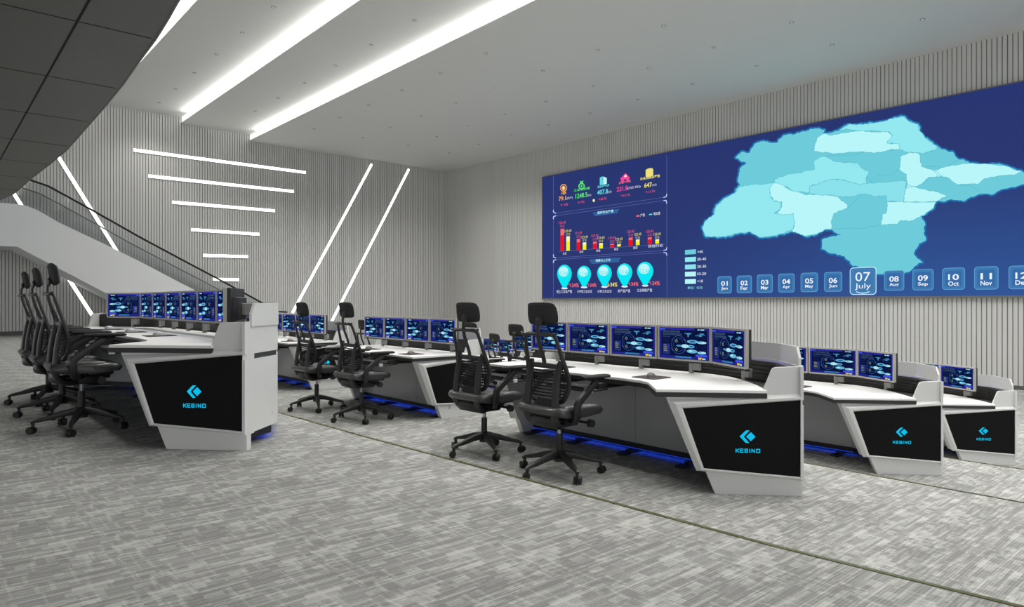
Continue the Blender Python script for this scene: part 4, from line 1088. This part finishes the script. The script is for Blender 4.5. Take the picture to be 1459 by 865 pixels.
    loop = [(bx(z)-0.02*(1-(y/.23)**2), y, z) for y, z in half]+[(bx(z)-0.02*(1-(y/.23)**2), -y, z) for y, z in reversed(half[1:-1])]
    lp = catmull(loop, 3, closed=True)
    bm = bmesh.new(); n = len(lp); rings = []
    for i, p in enumerate(lp):
        tn = (lp[(i+1) % n]-lp[i-1]).normalized(); fwd = Vector((1, 0, .25)).normalized(); fwd = (fwd-tn*fwd.dot(tn)).normalized(); sd = tn.cross(fwd)
        wd = .017+.012*max(0, 1-abs(p.z-.76)/.25)
        if abs(p.y) < .1 : wd = .012
        rings.append([bm.verts.new(p+sd*(wd*math.cos(a))+fwd*(.016*math.sin(a))) for a in [2*PI*k/8 for k in range(8)]])
    for i in range(n):
        for k in range(8): bm.faces.new((rings[i][k], rings[i][(k+1) % 8], rings[(i+1) % n][(k+1) % 8], rings[(i+1) % n][k]))
    bmesh.ops.recalc_face_normals(bm, faces=bm.faces[:])
    # cross bar between open upper window and ribbed lower mesh
    tube(bm, [(bx(.865)-.03+.03*(y/.2)**2, y, .865-0.01*(y/.2)**2) for y in (-.21, -.14, -.07, 0, .07, .14, .21)], .010, .018, ref=(1, 0, 0))
    finish(link('back_frame', bm, M_chair, t))
    bm = bmesh.new()
    k = 0; z = .625
    while z < .85:
        hw = .225 if .68 < z < .80 else .205
        ys = [-hw+2*hw*i/8 for i in range(9)]
        tube(bm, [(bx(z)-.028*(1-(y/hw)**2)-.002, y, z) for y in ys], .0035, .0062, ref=(1, 0, 0), seg=6); z += .0245
    for y in (-.19, -.155, .155, .19):
        tube(bm, [(bx(z)-.028*(1-(y/.225)**2)-.002, y, z) for z in (.62, .68, .74, .80, .86)], .003, .005, seg=6)
    finish(link('mesh_ribs', bm, M_mesh, t))
    bm = bmesh.new()
    tube(bm, [(-.205, 0, .475), (-.215, 0, .495), (-.212, 0, .55), (-.19, 0, .605)], [.09, .115, .12, .10], [.012, .02, .022, .014], seg=12); finish(link('lumbar_pad', bm, M_fabric, t))
    # two broad straps sweep from the mechanism round the sides up to the middle of the frame
    def q(x, y, z): return (x/0.8, y/0.94, z)
    bm = bmesh.new()
    for s in (-1, 1):
        pts = catmull([q(-.03, s*.03, .400), q(-.10, s*.09, .398), q(-.165, s*.135, .425), q(-.200, s*.152, .48), q(-.200, s*.154, .56), q(-.192, s*.152, .66), q(-.178, s*.150, .76), q(-.158, s*.156, .85), q(-.145, s*.166, .895)], 3)
        m_ = len(pts)
        tube(bm, pts, [.050-.022*k/m_ for k in range(m_)], [.030-.012*k/m_ for k in range(m_)], ref=(0, 1, 0), seg=12)
    tube(bm, catmull([q(-.165, -.145, .428), q(-.20, -.085, .432), q(-.21, 0, .436), q(-.20, .085, .432), q(-.165, .145, .428)], 3), .016, .038, ref=(1, 0, 0), seg=10)
    finish(link('back_yoke', bm, M_chair, t))
    # headrest stem, coat bar, headrest
    bm = bmesh.new()
    st_ = catmull([(-.200, 0, .855), (-.215, 0, .92), (-.265, 0, 1.02), (-.288, 0, 1.10), (-.285, 0, 1.17), (-.255, 0, 1.215)], 4)
    tube(bm, st_, .021, .012, seg=10)
    tube(bm, [(-.280, 0, 1.165), (-.272, 0, 1.205), (-.245, 0, 1.245)], [.030, .046, .038], [.010, .022, .018], seg=12)
    finish(link('headrest_stem', bm, M_chair, t))
    bm = bmesh.new(); tube(bm, catmull([(-.275, .21, 1.112), (-.30, .16, 1.10), (-.305, 0, 1.10), (-.30, -.16, 1.10), (-.275, -.21, 1.112)], 4), .009, .011, ref=(0, 0, 1), seg=8); finish(link('coat_bar', bm, M_chair, t))
    bm = bmesh.new()
    ny, nz = 12, 8; W = .15; verts = {}
    for side_ in (0, 1):
        for i in range(ny+1):
            for j in range(nz+1):
                u = -1+2*i/ny; v = -1+2*j/nz
                # squircle outline
                r = max(abs(u), abs(v)); 
                uu = u*math.sqrt(1-0.22*v*v*abs(v)*u*u) if r else 0; vv = v*math.sqrt(1-0.22*u*u*abs(u)*v*v)
                yy = W*uu*(1-0.07*(vv > 0)*vv); zz = 1.257+.088*vv
                thick = .021*(1-max(abs(u), abs(v))**6)**0.5
                cx_ = -.205+.014*uu*uu+(-.012)*vv+(.02 if vv > .5 else 0)*(-(vv-.5))
                verts[(side_, i, j)] = bm.verts.new((cx_+(thick if side_ else -thick), yy, zz))
        for i in range(ny):
            for j in range(nz):
                q = [verts[(side_, i, j)], verts[(side_, i+1, j)], verts[(side_, i+1, j+1)], verts[(side_, i, j+1)]]
                bm.faces.new(q if side_ else list(reversed(q)))
    bmesh.ops.remove_doubles(bm, verts=bm.verts[:], dist=0.0004)
    bmesh.ops.recalc_face_normals(bm, faces=bm.faces[:])
    finish(link('headrest', bm, M_fabric, t), 60)
    for c in kids(t):
        if c in kid0: continue
        for v in c.data.vertices:
            f_ = 0.80 if c.name.split('.')[0] != 'headrest' else 1.0
            if f_ < 1: v.co.x = v.co.x*f_; v.co.y *= 0.94
            else: v.co.x = v.co.x+0.008; v.co.y *= 1.12
    return t
chair = make_chair()
chairs = [
 ((3.79, 3.80, TZ[1]), 0.0, 'black mesh office chair nearest the camera at the large central console', 'office chairs at the consoles'),
 ((3.81, 4.77, TZ[1]), 0.0, 'second black mesh office chair at the large central console, beside the half hidden logo', 'office chairs at the consoles'),
 ((3.81, 7.02, TZ[1]), 0.0, 'black mesh office chair with armrest in front of the four-monitor console, nearer of that pair', 'office chairs at the consoles'),
 ((3.76, 8.08, TZ[1]), 0.0, 'black mesh office chair directly right of the left console side panel', 'office chairs at the consoles'),
 ((0.99, 6.49, TZ[0]), 0.0, 'black office chair at the left console, nearest of the three in profile', 'office chairs at the left console'),
 ((0.99, 7.48, TZ[0]), 0.0, 'black office chair at the left console, middle of the three in profile', 'office chairs at the left console'),
 ((1.00, 8.47, TZ[0]), 0.0, 'black office chair at the left console, farthest left of the three in profile', 'office chairs at the left console'),
 ((6.55, 7.25, TZ[2]), 0.0, 'black office chair whose headrest shows just left of the nearest chair', 'office chairs on the third tier'),
 ((6.55, 8.30, TZ[2]), 0.0, 'black office chair mostly hidden behind the second nearest headrest', 'office chairs on the third tier'),
 ((8.75, 10.40, TZ[3]), 0.0, 'small distant black office chair on the lowest tier before the farthest monitors', 'office chairs on the lowest tier'),
 ((6.05, 10.75, TZ[2]), 0.0, 'distant black office chair peeking out left of the four-monitor console', 'office chairs on the third tier')]
for i, (loc, rz, lab, g) in enumerate(chairs):
    if i == 0: chair.location = loc; chair.rotation_euler = (0, 0, rz); chair['label'] = lab; chair['group'] = g
    else: dup(chair, loc, rz, lab, g)

# ================================================================== CAMERA, LIGHT
cam = bpy.data.cameras.new('camera'); co = bpy.data.objects.new('camera', cam); C.objects.link(co)
co.location = (0, 0, EYE); co.rotation_euler = (math.radians(90), 0, -TH)
cam.sensor_width = 36; cam.lens = 36*F/1459; cam.shift_y = -2.5/1459; cam.clip_start = 0.05; cam.clip_end = 200
bpy.context.scene.camera = co
w = bpy.data.worlds.new('world'); bpy.context.scene.world = w; w.use_nodes = True
bg = w.node_tree.nodes['Background']; bg.inputs[0].default_value = (0.95, 0.98, 1.0, 1); bg.inputs[1].default_value = 1.15
# spots at the modelled downlights, plus added unseen fill spots
def area(name, loc, sx, sy, e, col=(1, 0.985, 0.96)):
    L = bpy.data.lights.new(name, 'AREA'); L.shape = 'RECTANGLE'; L.size = sx; L.size_y = sy; L.energy = e; L.color = col
    o = bpy.data.objects.new(name, L); C.objects.link(o); o.location = loc; return o
lamps = downs+[(X, 7.2-1.92*k, z) for X, z in ((3.5, ZC+0.72), (5.9, ZC+0.48), (8.34, ZC+0.24), (10.4, ZC), (12.3, ZC), (14.25, ZC)) for k in range(0, 6)]+[(3.5, 9.1+1.92*k, ZC+0.72) for k in range(4)]+[(5.9, 9.1+1.92*k, ZC+0.48) for k in range(3)]  # spots beyond downs have no fixtures, added out of view to brighten near rows
for i, p in enumerate(lamps):
    L = bpy.data.lights.new('downlight_or_fill_lamp', 'SPOT'); L.energy = 225; L.spot_size = math.radians(130); L.spot_blend = 0.8; L.shadow_soft_size = 0.25; L.color = (1, 0.985, 0.96)
    o = bpy.data.objects.new('downlight_or_fill_lamp', L); C.objects.link(o); o.location = (p[0], p[1], p[2]-0.03)
vs = bpy.context.scene.view_settings
vs.view_transform = 'Standard'; vs.look = 'None'; vs.exposure = 0.0; vs.gamma = 1.0; vs.use_curve_mapping = False
